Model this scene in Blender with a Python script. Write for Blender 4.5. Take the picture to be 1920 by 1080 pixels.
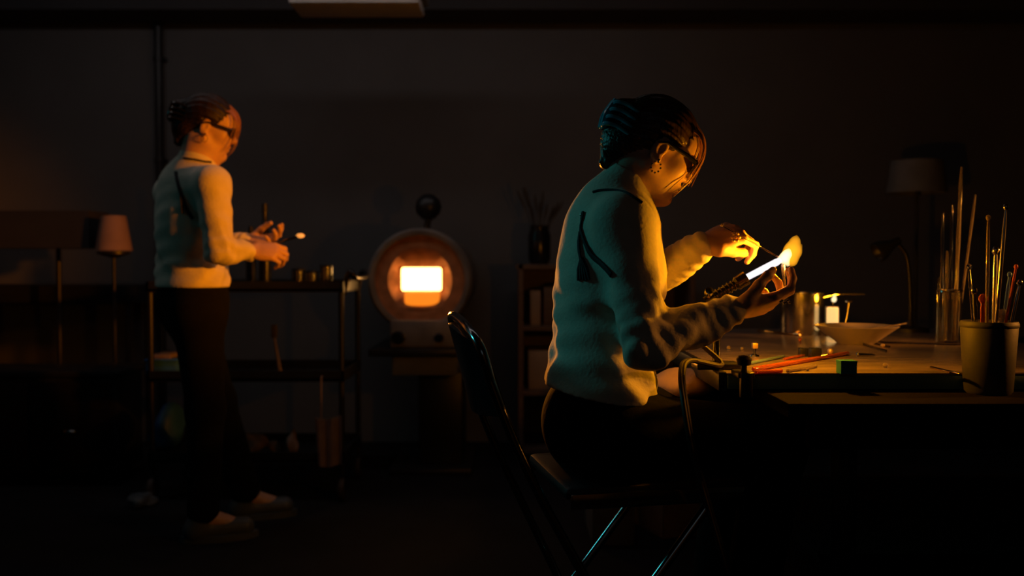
import bpy, bmesh, math, random
import numpy as np
from mathutils import Vector, Matrix
from mathutils.bvhtree import BVHTree
random.seed(7)
SC = bpy.context.scene
COL = SC.collection
for o in list(bpy.data.objects):
    bpy.data.objects.remove(o)

# ------------------------------------------------------------------ camera
F_PX, CAM_Z = 1700.0, 1.0
THETA = math.atan(50.0 / F_PX)
cam_d = bpy.data.cameras.new('camera')
cam_d.sensor_width = 36.0
cam_d.lens = 36.0 * F_PX / 1920.0
cam_d.clip_start = 0.05
cam_d.dof.use_dof = True
cam_d.dof.focus_distance = 2.02
cam_d.dof.aperture_fstop = 2.0
cam = bpy.data.objects.new('camera', cam_d)
COL.objects.link(cam)
cam.location = (0, 0, CAM_Z)
cam.rotation_euler = (math.pi / 2 - THETA, 0, 0)
SC.camera = cam
SC.view_settings.view_transform = 'Standard'
SC.view_settings.look = 'None'
SC.view_settings.exposure = 0.0
SC.view_settings.gamma = 1.0
SC.view_settings.use_curve_mapping = False

# ------------------------------------------------------------------ world and lamps
w = bpy.data.worlds.new('night')
SC.world = w
w.use_nodes = True
w.node_tree.nodes['Background'].inputs[0].default_value = (0.5, 0.75, 1, 1)
w.node_tree.nodes['Background'].inputs[1].default_value = 0.0008


def lamp(name, kind, loc, target, power, color, **kw):
    d = bpy.data.lights.new(name, kind)
    d.energy = power
    d.color = color
    for k, v in kw.items():
        setattr(d, k, v)
    o = bpy.data.objects.new(name, d)
    COL.objects.link(o)
    o.location = loc
    if target is not None:
        o.rotation_euler = (Vector(target) - Vector(loc)).to_track_quat('-Z', 'Y').to_euler()
    return o


ORANGE = (1.0, 0.34, 0.004)
# dim teal lamp high on the camera's left
lamp('teal_lamp', 'SPOT', (-2.4, 3.0, 2.0), (-0.1, 2.05, 0.97), 25, (0.06, 0.95, 0.98), spot_size=math.radians(36), spot_blend=1.0, shadow_soft_size=0.2)
lamp('teal_lamp', 'SPOT', (-2.8, 2.3, 1.9), (-0.95, 3.5, 0.6), 2.2, (0.05, 0.9, 1.0), spot_size=math.radians(60), spot_blend=1.0, shadow_soft_size=0.2)  # extra teal spot added to reach the standing person
# unseen orange lamp beyond the right edge of the frame, lights the standing person
lamp('orange_lamp', 'SPOT', (2.0, 1.75, 1.45), (-1.22, 3.33, 1.18), 460, (1.0, 0.26, 0.003), spot_size=math.radians(24), spot_blend=1.0, shadow_soft_size=0.08)
# added strip fill under the ceiling, out of frame, to lift the back wall
w_l = lamp('wall_fill', 'AREA', (-0.9, 3.4, 2.45), (-0.9, 5.0, 0.0), 3.0, (1.0, 0.88, 0.86), size=3.2)
w_l.data.shape = 'RECTANGLE'
w_l.data.size_y = 0.08
# very faint cool fill added at the front of the room, no visible source
lamp('front_fill', 'AREA', (-0.6, -1.2, 2.2), (0.2, 2.5, 1.0), 0.5, (0.7, 0.9, 1.0), size=1.4)
# two added orange spots off the right edge, brightening the cup and jar
lamp('rod_fill', 'SPOT', (1.95, 1.97, 1.18), (1.02, 1.93, 0.88), 36, (1.0, 0.33, 0.04), spot_size=math.radians(26), spot_blend=0.9, shadow_soft_size=0.03)
lamp('rod_fill', 'SPOT', (2.1, 2.3, 1.22), (1.3, 2.62, 0.98), 60, (1.0, 0.33, 0.04), spot_size=math.radians(30), spot_blend=0.9, shadow_soft_size=0.03)


def d_(px, py):
    x = (px - 960.0) / F_PX
    y = -(py - 540.0) / F_PX
    c, s = math.cos(THETA), math.sin(THETA)
    return Vector((x, c + y * s, -s + y * c))


def at(px, py, Y):
    d = d_(px, py)
    return Vector((0, 0, CAM_Z)) + d * (Y / d.y)


def onz(px, py, z):
    d = d_(px, py)
    return Vector((0, 0, CAM_Z)) + d * ((z - CAM_Z) / d.z)


# ------------------------------------------------------------------ materials
def mat(name, col, rough=0.6, metal=0.0, var=0.12, scale=12.0, bump=0.1, bscale=60.0, emit=None, estr=0.0, trans=0.0, sss=0.0, stretch=None, spec=0.5, sheen=0.0):
    m = bpy.data.materials.new(name)
    m.use_nodes = True
    nt = m.node_tree
    b = nt.nodes['Principled BSDF']
    tc = nt.nodes.new('ShaderNodeTexCoord')
    mp = nt.nodes.new('ShaderNodeMapping')
    nt.links.new(tc.outputs['Object'], mp.inputs[0])
    if stretch:
        mp.inputs['Scale'].default_value = stretch
    n = nt.nodes.new('ShaderNodeTexNoise')
    n.inputs['Scale'].default_value = scale
    n.inputs['Detail'].default_value = 5
    nt.links.new(mp.outputs[0], n.inputs['Vector'])
    r = nt.nodes.new('ShaderNodeValToRGB')
    r.color_ramp.elements[0].position = 0.3
    r.color_ramp.elements[1].position = 0.7
    r.color_ramp.elements[0].color = tuple(c * (1 - var) for c in col) + (1,)
    r.color_ramp.elements[1].color = tuple(min(1, c * (1 + var)) for c in col) + (1,)
    nt.links.new(n.outputs['Fac'], r.inputs[0])
    nt.links.new(r.outputs[0], b.inputs['Base Color'])
    b.inputs['Roughness'].default_value = rough
    b.inputs['Metallic'].default_value = metal
    b.inputs['Specular IOR Level'].default_value = spec
    b.inputs['Transmission Weight'].default_value = trans
    if sheen:
        b.inputs['Sheen Weight'].default_value = sheen
    if sss:
        b.inputs['Subsurface Weight'].default_value = sss
        b.inputs['Subsurface Radius'].default_value = (0.012, 0.005, 0.002)
        b.inputs['Subsurface Scale'].default_value = 1.0
    if bump:
        n2 = nt.nodes.new('ShaderNodeTexNoise')
        n2.inputs['Scale'].default_value = bscale
        n2.inputs['Detail'].default_value = 4
        nt.links.new(mp.outputs[0], n2.inputs['Vector'])
        bp = nt.nodes.new('ShaderNodeBump')
        bp.inputs['Strength'].default_value = bump
        bp.inputs['Distance'].default_value = 0.004
        nt.links.new(n2.outputs['Fac'], bp.inputs['Height'])
        nt.links.new(bp.outputs[0], b.inputs['Normal'])
    if emit:
        b.inputs['Emission Color'].default_value = tuple(emit) + (1,)
        b.inputs['Emission Strength'].default_value = estr
    return m


def flame_mat(name, col, strength):
    m = bpy.data.materials.new(name)
    m.use_nodes = True
    nt = m.node_tree
    nt.nodes.clear()
    out = nt.nodes.new('ShaderNodeOutputMaterial')
    e = nt.nodes.new('ShaderNodeEmission')
    n = nt.nodes.new('ShaderNodeTexNoise')
    n.inputs['Scale'].default_value = 60
    mm = nt.nodes.new('ShaderNodeMath')
    mm.operation = 'MULTIPLY_ADD'
    mm.inputs[1].default_value = strength * 0.5
    mm.inputs[2].default_value = strength * 0.75
    nt.links.new(n.outputs['Fac'], mm.inputs[0])
    nt.links.new(mm.outputs[0], e.inputs['Strength'])
    e.inputs['Color'].default_value = tuple(col) + (1,)
    nt.links.new(e.outputs[0], out.inputs['Volume'])
    return m


M = dict(
    wall=mat('wall_paint', (0.12, 0.117, 0.118), 0.85, var=0.08, scale=3, bump=0.15, bscale=90),
    ceil=mat('ceiling_paint', (0.05, 0.05, 0.055), 0.9, var=0.1, scale=4),
    floor=mat('dark_concrete', (0.014, 0.014, 0.016), 0.75, var=0.25, scale=5, bump=0.2, spec=0.2),
    black=mat('black_metal', (0.012, 0.012, 0.014), 0.4, var=0.2),
    gloss=mat('black_gloss', (0.01, 0.01, 0.012), 0.22, var=0.2, bump=0.0),
    steel=mat('steel', (0.55, 0.53, 0.5), 0.2, 1.0, var=0.08, scale=30, bump=0.03, bscale=150),
    tube=mat('dark_steel_tube', (0.30, 0.30, 0.31), 0.16, 1.0, var=0.1, bump=0.0),
    brass=mat('brass', (0.8, 0.55, 0.22), 0.14, 1.0, var=0.1, bump=0.0),
    sheet=mat('worn_steel_sheet', (0.32, 0.25, 0.22), 0.25, 0.4, var=0.3, scale=9, bump=0.05, bscale=40, stretch=(1, 4, 1)),
    bench=mat('dark_bench_wood', (0.008, 0.006, 0.005), 0.9, var=0.3, scale=8, stretch=(1, 8, 8), spec=0.1),
    edge=mat('teal_lit_edge', (0.10, 0.22, 0.16), 0.6, var=0.15),  # green carries the teal light falling on the board's front edge
    shirt=mat('cream_jersey', (0.68, 0.62, 0.5), 0.85, var=0.07, scale=25, bump=0.35, bscale=120, sheen=0.15),
    trousers=mat('black_cloth', (0.004, 0.004, 0.0045), 0.95, var=0.3, bump=0.3, spec=0.15),
    skin=mat('skin', (0.56, 0.34, 0.24), 0.5, var=0.06, scale=30, bump=0.08, bscale=200, sss=0.15),
    hair=mat('brown_hair', (0.042, 0.02, 0.01), 0.42, var=0.6, scale=60, bump=0.5, bscale=160, stretch=(1, 1, 0.15)),
    strand=mat('orange_lit_hair', (0.30, 0.13, 0.05), 0.4, var=0.3, bump=0.0),  # orange highlight of the fringe put into the strand colour
    lens=mat('dark_lens', (0.01, 0.01, 0.012), 0.15, var=0.1, bump=0.0),
    clip=mat('teal_clip_plastic', (0.05, 0.45, 0.62), 0.12, var=0.2, bump=0.0),
    eye=mat('eye_white', (0.7, 0.68, 0.65), 0.2, bump=0.0),
    iris=mat('iris_brown', (0.05, 0.025, 0.01), 0.2, bump=0.0),
    lip=mat('lip', (0.45, 0.16, 0.13), 0.4, bump=0.05),
    strap=mat('navy_cord', (0.008, 0.008, 0.014), 0.8, var=0.2, bump=0.3, bscale=200),
    shoe=mat('pale_shoe_leather', (0.08, 0.10, 0.12), 0.5),
    dkshoe=mat('dark_shoe_leather', (0.03, 0.03, 0.03), 0.5),
    sole=mat('white_rubber', (0.45, 0.47, 0.5), 0.6),
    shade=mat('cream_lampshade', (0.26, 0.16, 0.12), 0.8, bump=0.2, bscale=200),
    dshade=mat('black_lampshade', (0.015, 0.014, 0.016), 0.8, bump=0.2),
    fbody=mat('furnace_steel', (0.22, 0.19, 0.17), 0.55, 0.3, var=0.3, scale=9, bump=0.1),
    fire=mat('refractory_brick', (0.50, 0.20, 0.08), 0.9, var=0.25, scale=20, bump=0.4),
    hot=mat('glowing_chamber', (0.6, 0.4, 0.2), 0.9, emit=(1.0, 0.50, 0.13), estr=9.0, bump=0),
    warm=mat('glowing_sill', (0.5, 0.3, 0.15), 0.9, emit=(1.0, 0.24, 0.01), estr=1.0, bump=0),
    grey=mat('grey_paint', (0.16, 0.16, 0.16), 0.7, var=0.15),
    pale=mat('pale_paint', (0.5, 0.48, 0.45), 0.7, var=0.08),
    wood=mat('shelf_wood', (0.12, 0.07, 0.045), 0.6, var=0.25, stretch=(1, 8, 8)),
    card=mat('cardboard', (0.36, 0.25, 0.16), 0.85, var=0.1),
    paper=mat('white_paper', (0.7, 0.68, 0.65), 0.85, var=0.05),
    tealp=mat('teal_paper', (0.01, 0.20, 0.30), 0.7, var=0.15),
    blue=mat('blue_plastic', (0.03, 0.12, 0.32), 0.5, var=0.2),
    rag=mat('pink_rag', (0.2, 0.14, 0.12), 0.9, var=0.15, bump=0.4),
    pot=mat('grey_ceramic', (0.05, 0.05, 0.05), 0.6, var=0.12),
    dish=mat('beige_ceramic', (0.48, 0.40, 0.32), 0.45, var=0.1),
    reed=mat('dry_reed', (0.05, 0.035, 0.02), 0.8, var=0.3),
    glass=mat('clear_glass', (0.95, 0.93, 0.9), 0.04, trans=1.0, var=0.02, bump=0),
    amber=mat('amber_glass', (0.85, 0.22, 0.05), 0.06, trans=0.6, var=0.05, bump=0),
    milky=mat('milky_glass', (0.6, 0.5, 0.4), 0.1, trans=0.7, var=0.05, bump=0),
    bluegl=mat('blue_glass', (0.25, 0.42, 0.75), 0.06, trans=0.4, var=0.05, bump=0),
    glintglass=mat('glint_glass', (0.8, 0.5, 0.3), 0.2, emit=(1.0, 0.4, 0.08), estr=0.7, bump=0),  # emission makes the bright glint on the held glass
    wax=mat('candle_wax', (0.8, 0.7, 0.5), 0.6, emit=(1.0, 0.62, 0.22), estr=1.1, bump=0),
    satin=mat('satin_gold', (0.85, 0.6, 0.3), 0.45, 0.6, var=0.1, bump=0),
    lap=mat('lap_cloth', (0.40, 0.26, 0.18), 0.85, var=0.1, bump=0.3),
    dhair=mat('dark_brown_hair', (0.013, 0.006, 0.003), 0.5, var=0.6, scale=60, bump=0.5, bscale=160, stretch=(1, 1, 0.15), spec=0.3),
    rubber=mat('hose_rubber', (0.03, 0.022, 0.02), 0.65, var=0.15, bump=0.05),
    flame=flame_mat('flame_gas', (1.0, 0.38, 0.012), 40.0),
    core=flame_mat('flame_core', (1.0, 0.78, 0.42), 85.0),
    jet=flame_mat('torch_jet', (1.0, 0.90, 0.94), 95.0),
)

# ------------------------------------------------------------------ object helpers
ORG = {}


def thing(name, label, cat, loc=(0, 0, 0), group=None):
    o = bpy.data.objects.new(name, None)
    COL.objects.link(o)
    o.location = loc
    o.empty_display_size = 0.1
    o['label'] = label
    o['category'] = cat
    if group:
        o['group'] = group
    ORG[o.name] = Vector(loc)
    return o


def link(name, verts, faces, m, parent=None, smooth=True, label=None):
    """links ONE mesh object; verts are world coordinates"""
    org = ORG[parent.name] if parent is not None else Vector((0, 0, 0))
    me = bpy.data.meshes.new(name)
    va = np.asarray(verts, dtype=np.float64).reshape(-1, 3) - np.array(org)
    me.from_pydata(va.tolist() if len(va) < 20000 else va, [], faces)
    me.validate()
    bm = bmesh.new()
    bm.from_mesh(me)
    bmesh.ops.recalc_face_normals(bm, faces=bm.faces)
    if smooth:
        for f in bm.faces:
            f.smooth = True
        for e in bm.edges:
            if len(e.link_faces) == 2 and e.calc_face_angle(0) > 0.7:
                e.smooth = False
    bm.to_mesh(me)
    bm.free()
    me.materials.append(m)
    o = bpy.data.objects.new(name, me)
    COL.objects.link(o)
    if parent is not None:
        o.parent = parent
        ORG[o.name] = org
    else:
        ORG[o.name] = org
    if label:
        o['label'] = label
    return o


def tag(o, label, cat, group=None):
    o['label'] = label
    o['category'] = cat
    if group:
        o['group'] = group
    return o


def struct(o):
    o['kind'] = 'structure'
    return o


class G:
    def __init__(s):
        s.v, s.f = [], []

    def add(s, v, f):
        n = len(s.v)
        s.v += [tuple(x) for x in v]
        s.f += [tuple(i + n for i in q) for q in f]
        return s

    def box(s, lo, hi, bev=0.0, R=None, piv=None):
        bm = bmesh.new()
        bmesh.ops.create_cube(bm, size=1)
        lo, hi = Vector(lo), Vector(hi)
        c, d = (lo + hi) / 2, hi - lo
        for v in bm.verts:
            v.co = Vector((v.co.x * d.x, v.co.y * d.y, v.co.z * d.z)) + c
        if bev:
            bmesh.ops.bevel(bm, geom=bm.edges[:], offset=bev, segments=2, profile=0.5, affect='EDGES')
        if R is not None:
            p = Vector(piv) if piv is not None else c
            for v in bm.verts:
                v.co = R @ (v.co - p) + p
        bm.verts.index_update()
        s.add([v.co[:] for v in bm.verts], [[v.index for v in f.verts] for f in bm.faces])
        bm.free()
        return s

    def tube(s, pts, r, n=10, cap=True, flat=1.0, up=None):
        pts = [Vector(p) for p in pts]
        if not hasattr(r, '__len__'):
            r = [r] * len(pts)
        V, Fc = [], []
        pu = None
        for i, p in enumerate(pts):
            t = (pts[min(i + 1, len(pts) - 1)] - pts[max(i - 1, 0)]).normalized()
            if pu is None:
                a = Vector(up) if up is not None else (Vector((0, 0, 1)) if abs(t.z) < 0.9 else Vector((1, 0, 0)))
            else:
                a = pu
            u = (a - t * a.dot(t)).normalized()
            pu = u
            v = t.cross(u)
            for k in range(n):
                an = 2 * math.pi * k / n
                V.append(p + u * math.cos(an) * r[i] * flat + v * math.sin(an) * r[i])
        for i in range(len(pts) - 1):
            for k in range(n):
                k2 = (k + 1) % n
                Fc.append((i * n + k, i * n + k2, (i + 1) * n + k2, (i + 1) * n + k))
        if cap:
            Fc.append(tuple(range(n))[::-1])
            Fc.append(tuple((len(pts) - 1) * n + k for k in range(n)))
        return s.add(V, Fc)

    def lathe(s, prof, base, axis=(0, 0, 1), n=28, closed=False, caps=True):
        ax = Vector(axis).normalized()
        a = Vector((1, 0, 0)) if abs(ax.x) < 0.9 else Vector((0, 1, 0))
        u = (a - ax * a.dot(ax)).normalized()
        v = ax.cross(u)
        base = Vector(base)
        V, Fc = [], []
        for (r, h) in prof:
            for k in range(n):
                an = 2 * math.pi * k / n
                V.append(base + ax * h + u * r * math.cos(an) + v * r * math.sin(an))
        L = len(prof)
        for i in range(L - 1 if not closed else L):
            j = (i + 1) % L
            for k in range(n):
                k2 = (k + 1) % n
                Fc.append((i * n + k, i * n + k2, j * n + k2, j * n + k))
        if not closed and caps:
            if prof[0][0] > 1e-5:
                Fc.append(tuple(range(n))[::-1])
            if prof[-1][0] > 1e-5:
                Fc.append(tuple((L - 1) * n + k for k in range(n)))
        return s.add(V, Fc)

    def ball(s, c, r, n=14):
        if not hasattr(r, '__len__'):
            r = (r, r, r)
        m = n // 2
        V, Fc = [Vector(c) + Vector((0, 0, -r[2]))], []
        for i in range(1, m):
            a = -math.pi / 2 + math.pi * i / m
            for k in range(n):
                b = 2 * math.pi * k / n
                V.append(Vector(c) + Vector((r[0] * math.cos(a) * math.cos(b), r[1] * math.cos(a) * math.sin(b), r[2] * math.sin(a))))
        V.append(Vector(c) + Vector((0, 0, r[2])))
        for k in range(n):
            Fc.append((0, 1 + (k + 1) % n, 1 + k))
            Fc.append((len(V) - 1, 1 + (m - 2) * n + k, 1 + (m - 2) * n + (k + 1) % n))
        for i in range(m - 2):
            for k in range(n):
                k2 = (k + 1) % n
                Fc.append((1 + i * n + k, 1 + i * n + k2, 1 + (i + 1) * n + k2, 1 + (i + 1) * n + k))
        return s.add(V, Fc)

    def build(s, name, m, parent=None, smooth=True, label=None):
        return link(name, s.v, s.f, m, parent, smooth, label)


def curve_pts(pts, n=8):
    """Catmull-Rom through the points"""
    P = [Vector(p) for p in pts]
    P = [P[0] * 2 - P[1]] + P + [P[-1] * 2 - P[-2]]
    out = []
    for i in range(1, len(P) - 2):
        for k in range(n):
            t = k / n
            a, b, c, d = P[i - 1], P[i], P[i + 1], P[i + 2]
            out.append(0.5 * ((2 * b) + (c - a) * t + (2 * a - 5 * b + 4 * c - d) * t * t + (3 * b - a - 3 * c + d) * t ** 3))
    out.append(P[-2])
    return out


# ------------------------------------------------------------------ distance-field modelling for the figures
class Field:
    def __init__(s, lo, hi, h):
        s.lo, s.h = np.array(lo, float), h
        s.n = np.ceil((np.array(hi) - s.lo) / h).astype(int) + 1
        s.D = np.full(s.n, 0.15, np.float32)

    def sl(s, lo, hi):
        a = np.clip(np.floor((np.array(lo) - s.lo) / s.h).astype(int), 0, s.n)
        b = np.clip(np.ceil((np.array(hi) - s.lo) / s.h).astype(int) + 1, 0, s.n)
        ax = [(s.lo[i] + s.h * np.arange(a[i], b[i])).astype(np.float32) for i in range(3)]
        return tuple(slice(a[i], b[i]) for i in range(3)), ax[0][:, None, None], ax[1][None, :, None], ax[2][None, None, :]

    def put(s, S, d, k, sub=False):
        a = s.D[S]
        if a.size == 0:
            return
        if sub:
            h = np.clip(0.5 - 0.5 * (d + a) / k, 0, 1)
            s.D[S] = a + (-d - a) * h + k * h * (1 - h)
        else:
            h = np.clip(0.5 + 0.5 * (d - a) / k, 0, 1)
            s.D[S] = d + (a - d) * h - k * h * (1 - h)

    def cone(s, a, b, ra, rb, k=0.02, sub=False):
        a, b = np.array(a, np.float32), np.array(b, np.float32)
        p = max(ra, rb) + k + 2 * s.h
        S, x, y, z = s.sl(np.minimum(a, b) - p, np.maximum(a, b) + p)
        ba = b - a
        L = float(ba @ ba) + 1e-12
        t = np.clip(((x - a[0]) * ba[0] + (y - a[1]) * ba[1] + (z - a[2]) * ba[2]) / L, 0, 1)
        d = np.sqrt((x - a[0] - t * ba[0]) ** 2 + (y - a[1] - t * ba[1]) ** 2 + (z - a[2] - t * ba[2]) ** 2) - (ra + (rb - ra) * t)
        s.put(S, d, k, sub)

    def ell(s, c, r, R=None, k=0.02, sub=False):
        c = np.array(c, np.float32)
        R = np.eye(3) if R is None else np.array(R)
        p = max(r) + k + 2 * s.h
        S, x, y, z = s.sl(c - p, c + p)
        x, y, z = x - c[0], y - c[1], z - c[2]
        l = [x * R[0, i] + y * R[1, i] + z * R[2, i] for i in range(3)]
        k0 = np.sqrt(sum((l[i] / r[i]) ** 2 for i in range(3))) + 1e-6
        k1 = np.sqrt(sum((l[i] / r[i] ** 2) ** 2 for i in range(3))) + 1e-6
        s.put(S, k0 * (k0 - 1) / k1, k, sub)

    def cut(s, p, nrm, lo=None, hi=None):
        nrm = Vector(nrm).normalized()
        S, x, y, z = s.sl(lo if lo is not None else s.lo, hi if hi is not None else s.lo + s.h * s.n)
        s.D[S] = np.maximum(s.D[S], ((x - p[0]) * nrm[0] + (y - p[1]) * nrm[1] + (z - p[2]) * nrm[2]).astype(np.float32))

    def warp(s, lo, hi, fn):
        S, x, y, z = s.sl(lo, hi)
        if s.D[S].size:
            s.D[S] += fn(x, y, z).astype(np.float32)

    def mesh(s):
        D = s.D
        D[0], D[-1], D[:, 0], D[:, -1], D[:, :, 0], D[:, :, -1] = 1, 1, 1, 1, 1, 1
        I = D < 0
        nx, ny, nz = D.shape
        c = np.zeros((nx - 1, ny - 1, nz - 1), np.uint8)
        offs = [(i, j, k) for i in (0, 1) for j in (0, 1) for k in (0, 1)]
        for i, j, k in offs:
            c += I[i:nx - 1 + i, j:ny - 1 + j, k:nz - 1 + k]
        act = (c > 0) & (c < 8)
        A = np.argwhere(act)
        idx = np.full(c.shape, -1, np.int32)
        idx[act] = np.arange(len(A))
        val = {o: D[A[:, 0] + o[0], A[:, 1] + o[1], A[:, 2] + o[2]] for o in offs}
        P = np.zeros((len(A), 3))
        W = np.zeros(len(A))
        for o in offs:
            for ax in range(3):
                if o[ax] == 0:
                    q = list(o)
                    q[ax] = 1
                    a, b = val[o], val[tuple(q)]
                    m = (a < 0) != (b < 0)
                    t = np.where(m, a / np.where(m, a - b, 1), 0)
                    pt = np.tile(np.array(o, float), (len(A), 1))
                    pt[:, ax] = t
                    P += pt * m[:, None]
                    W += m
        V = (A + P / W[:, None]) * s.h + s.lo
        Q = []
        for ax in range(3):
            b, g = (ax + 1) % 3, (ax + 2) % 3
            lo = [slice(None)] * 3
            hi = [slice(None)] * 3
            lo[ax], hi[ax] = slice(0, -1), slice(1, None)
            E = np.argwhere(I[tuple(lo)] != I[tuple(hi)])
            ins = I[E[:, 0], E[:, 1], E[:, 2]]
            q = []
            for db, dg in ((0, 0), (-1, 0), (-1, -1), (0, -1)):
                e = E.copy()
                e[:, b] += db
                e[:, g] += dg
                q.append(idx[e[:, 0], e[:, 1], e[:, 2]])
            q = np.stack(q, 1)
            q[~ins] = q[~ins][:, ::-1]
            Q.append(q)
        return V, np.concatenate(Q)

    def build(s, name, m, parent, label=None):
        V, Q = s.mesh()
        org = np.array(ORG[parent.name])
        me = bpy.data.meshes.new(name)
        me.vertices.add(len(V))
        me.vertices.foreach_set('co', (V - org).astype(np.float32).ravel())
        me.loops.add(len(Q) * 4)
        me.loops.foreach_set('vertex_index', Q.astype(np.int32).ravel())
        me.polygons.add(len(Q))
        me.polygons.foreach_set('loop_start', np.arange(0, len(Q) * 4, 4, dtype=np.int32))
        me.update(calc_edges=True)
        me.polygons.foreach_set('use_smooth', np.ones(len(Q), bool))
        me.materials.append(m)
        o = bpy.data.objects.new(name, me)
        COL.objects.link(o)
        o.parent = parent
        ORG[o.name] = ORG[parent.name]
        if label:
            o['label'] = label
        s.V, s.Q = V, Q
        return o


def V3(*a):
    return Vector(a)


def hand(fd, w, f, n, side, curls, thumb=(0.6, 0.6, 0.5), k=0.006, sc=1.0):
    """palm, four unequal bent fingers and a thumb off the side of the palm; n = the way the palm faces"""
    f = Vector(f).normalized()
    n = Vector(n)
    n = (n - f * n.dot(f)).normalized()
    t = f.cross(n) * side
    R = np.array([f, t, n]).T
    fd.ell(w + f * 0.045 * sc, (0.052 * sc, 0.038 * sc, 0.016 * sc), R, 0.012)
    tips = []
    offs = (0.030, 0.010, -0.010, -0.029)
    fwd = (0.083, 0.088, 0.084, 0.075)
    lens = ((0.042, 0.025, 0.021), (0.046, 0.029, 0.022), (0.042, 0.027, 0.021), (0.033, 0.02, 0.018))
    for i in range(4):
        p = w + (f * fwd[i] + t * offs[i]) * sc
        fd.cone(w + (f * 0.02 + t * offs[i] * 0.55) * sc, p, 0.013 * sc, 0.0105 * sc, 0.01)
        ang = 0
        r = (0.0098 if i < 3 else 0.0085) * sc
        for j in range(3):
            ang += curls[i][j]
            d = (f * math.cos(ang) + n * math.sin(ang) + t * (offs[i] * 1.5)).normalized()
            q = p + d * lens[i][j] * sc
            fd.cone(p, q, r, r * 0.9, k * 0.7)
            p = q
            r *= 0.9
        tips.append(p)
    b = w + (f * 0.022 + t * 0.028 + n * 0.004) * sc
    d = (f * thumb[0] + t * thumb[1] + n * thumb[2]).normalized()
    p1 = b + d * 0.042 * sc
    fd.cone(w + (f * 0.012 + t * 0.012) * sc, b, 0.016 * sc, 0.015 * sc, 0.012)
    fd.cone(b, p1, 0.0145 * sc, 0.0115 * sc, 0.008)
    d2 = (d * 0.5 + f * 0.6 + n * 0.35 - t * 0.15).normalized()
    p2 = p1 + d2 * 0.032 * sc
    fd.cone(p1, p2, 0.0112 * sc, 0.0102 * sc, k)
    d3 = (d2 * 0.6 + f * 0.4 + n * 0.3 - t * 0.3).normalized()
    p3 = p2 + d3 * 0.024 * sc
    fd.cone(p2, p3, 0.0102 * sc, 0.008 * sc, k)
    return tips, p3


def head(fd, H, R, sc=1.0):
    """H: centre of the head, R: columns face-forward, left side, up"""
    def L(f, s, u):
        return H + Vector(R @ np.array([f, s, u])) * sc

    class Q:
        pass
    raw, fd = fd, Q()
    fd.ell = lambda c, r, R_=None, k=0.02, sub=False: raw.ell(c, tuple(x * sc for x in r), R_, k * sc, sub)
    fd.cone = lambda a, b, ra, rb, k=0.02, sub=False: raw.cone(a, b, ra * sc, rb * sc, k * sc, sub)
    e = fd.ell
    e(L(-0.012, 0, 0.036), (0.098, 0.077, 0.088), R, 0.02)
    e(L(0.032, 0, -0.036), (0.062, 0.057, 0.078), R, 0.03)
    e(L(0.06, 0, 0.035), (0.035, 0.055, 0.04), R, 0.03)
    for sgn in (-1, 1):
        fd.cone(L(-0.005, sgn * 0.052, -0.055), L(0.058, sgn * 0.012, -0.102), 0.02, 0.017, 0.025)
        e(L(0.058, sgn * 0.036, -0.022), (0.026, 0.022, 0.022), R, 0.02)
        e(L(0.096, sgn * 0.029, 0.002), (0.016, 0.018, 0.012), R, 0.012, sub=True)
        e(L(0.077, sgn * 0.030, 0.001), (0.014, 0.015, 0.011), R, 0.006)
        e(L(0.094, sgn * 0.010, -0.033), (0.009, 0.007, 0.006), R, 0.006)
        fd.cone(L(0.082, sgn * 0.012, 0.022), L(0.072, sgn * 0.045, 0.022), 0.009, 0.008, 0.012)
        # ear
        er = np.array(R) @ np.array(Matrix.Rotation(0.25, 3, 'Y'))
        e(L(-0.008, sgn * 0.076, -0.008), (0.019, 0.009, 0.031), er, 0.006)
        e(L(-0.004, sgn * 0.086, -0.004), (0.011, 0.007, 0.019), er, 0.004, sub=True)
        e(L(-0.001, sgn * 0.078, -0.034), (0.009, 0.006, 0.010), er, 0.006)
    fd.cone(L(0.088, 0, 0.012), L(0.109, 0, -0.026), 0.008, 0.0105, 0.012)
    e(L(0.074, 0, -0.100), (0.019, 0.020, 0.016), R, 0.02)
    e(L(0.091, 0, -0.055), (0.010, 0.022, 0.0065), R, 0.008)
    e(L(0.088, 0, -0.069), (0.010, 0.019, 0.0075), R, 0.008)
    e(L(0.102, 0, -0.0615), (0.010, 0.024, 0.0022), R, 0.004, sub=True)
    return L


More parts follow.
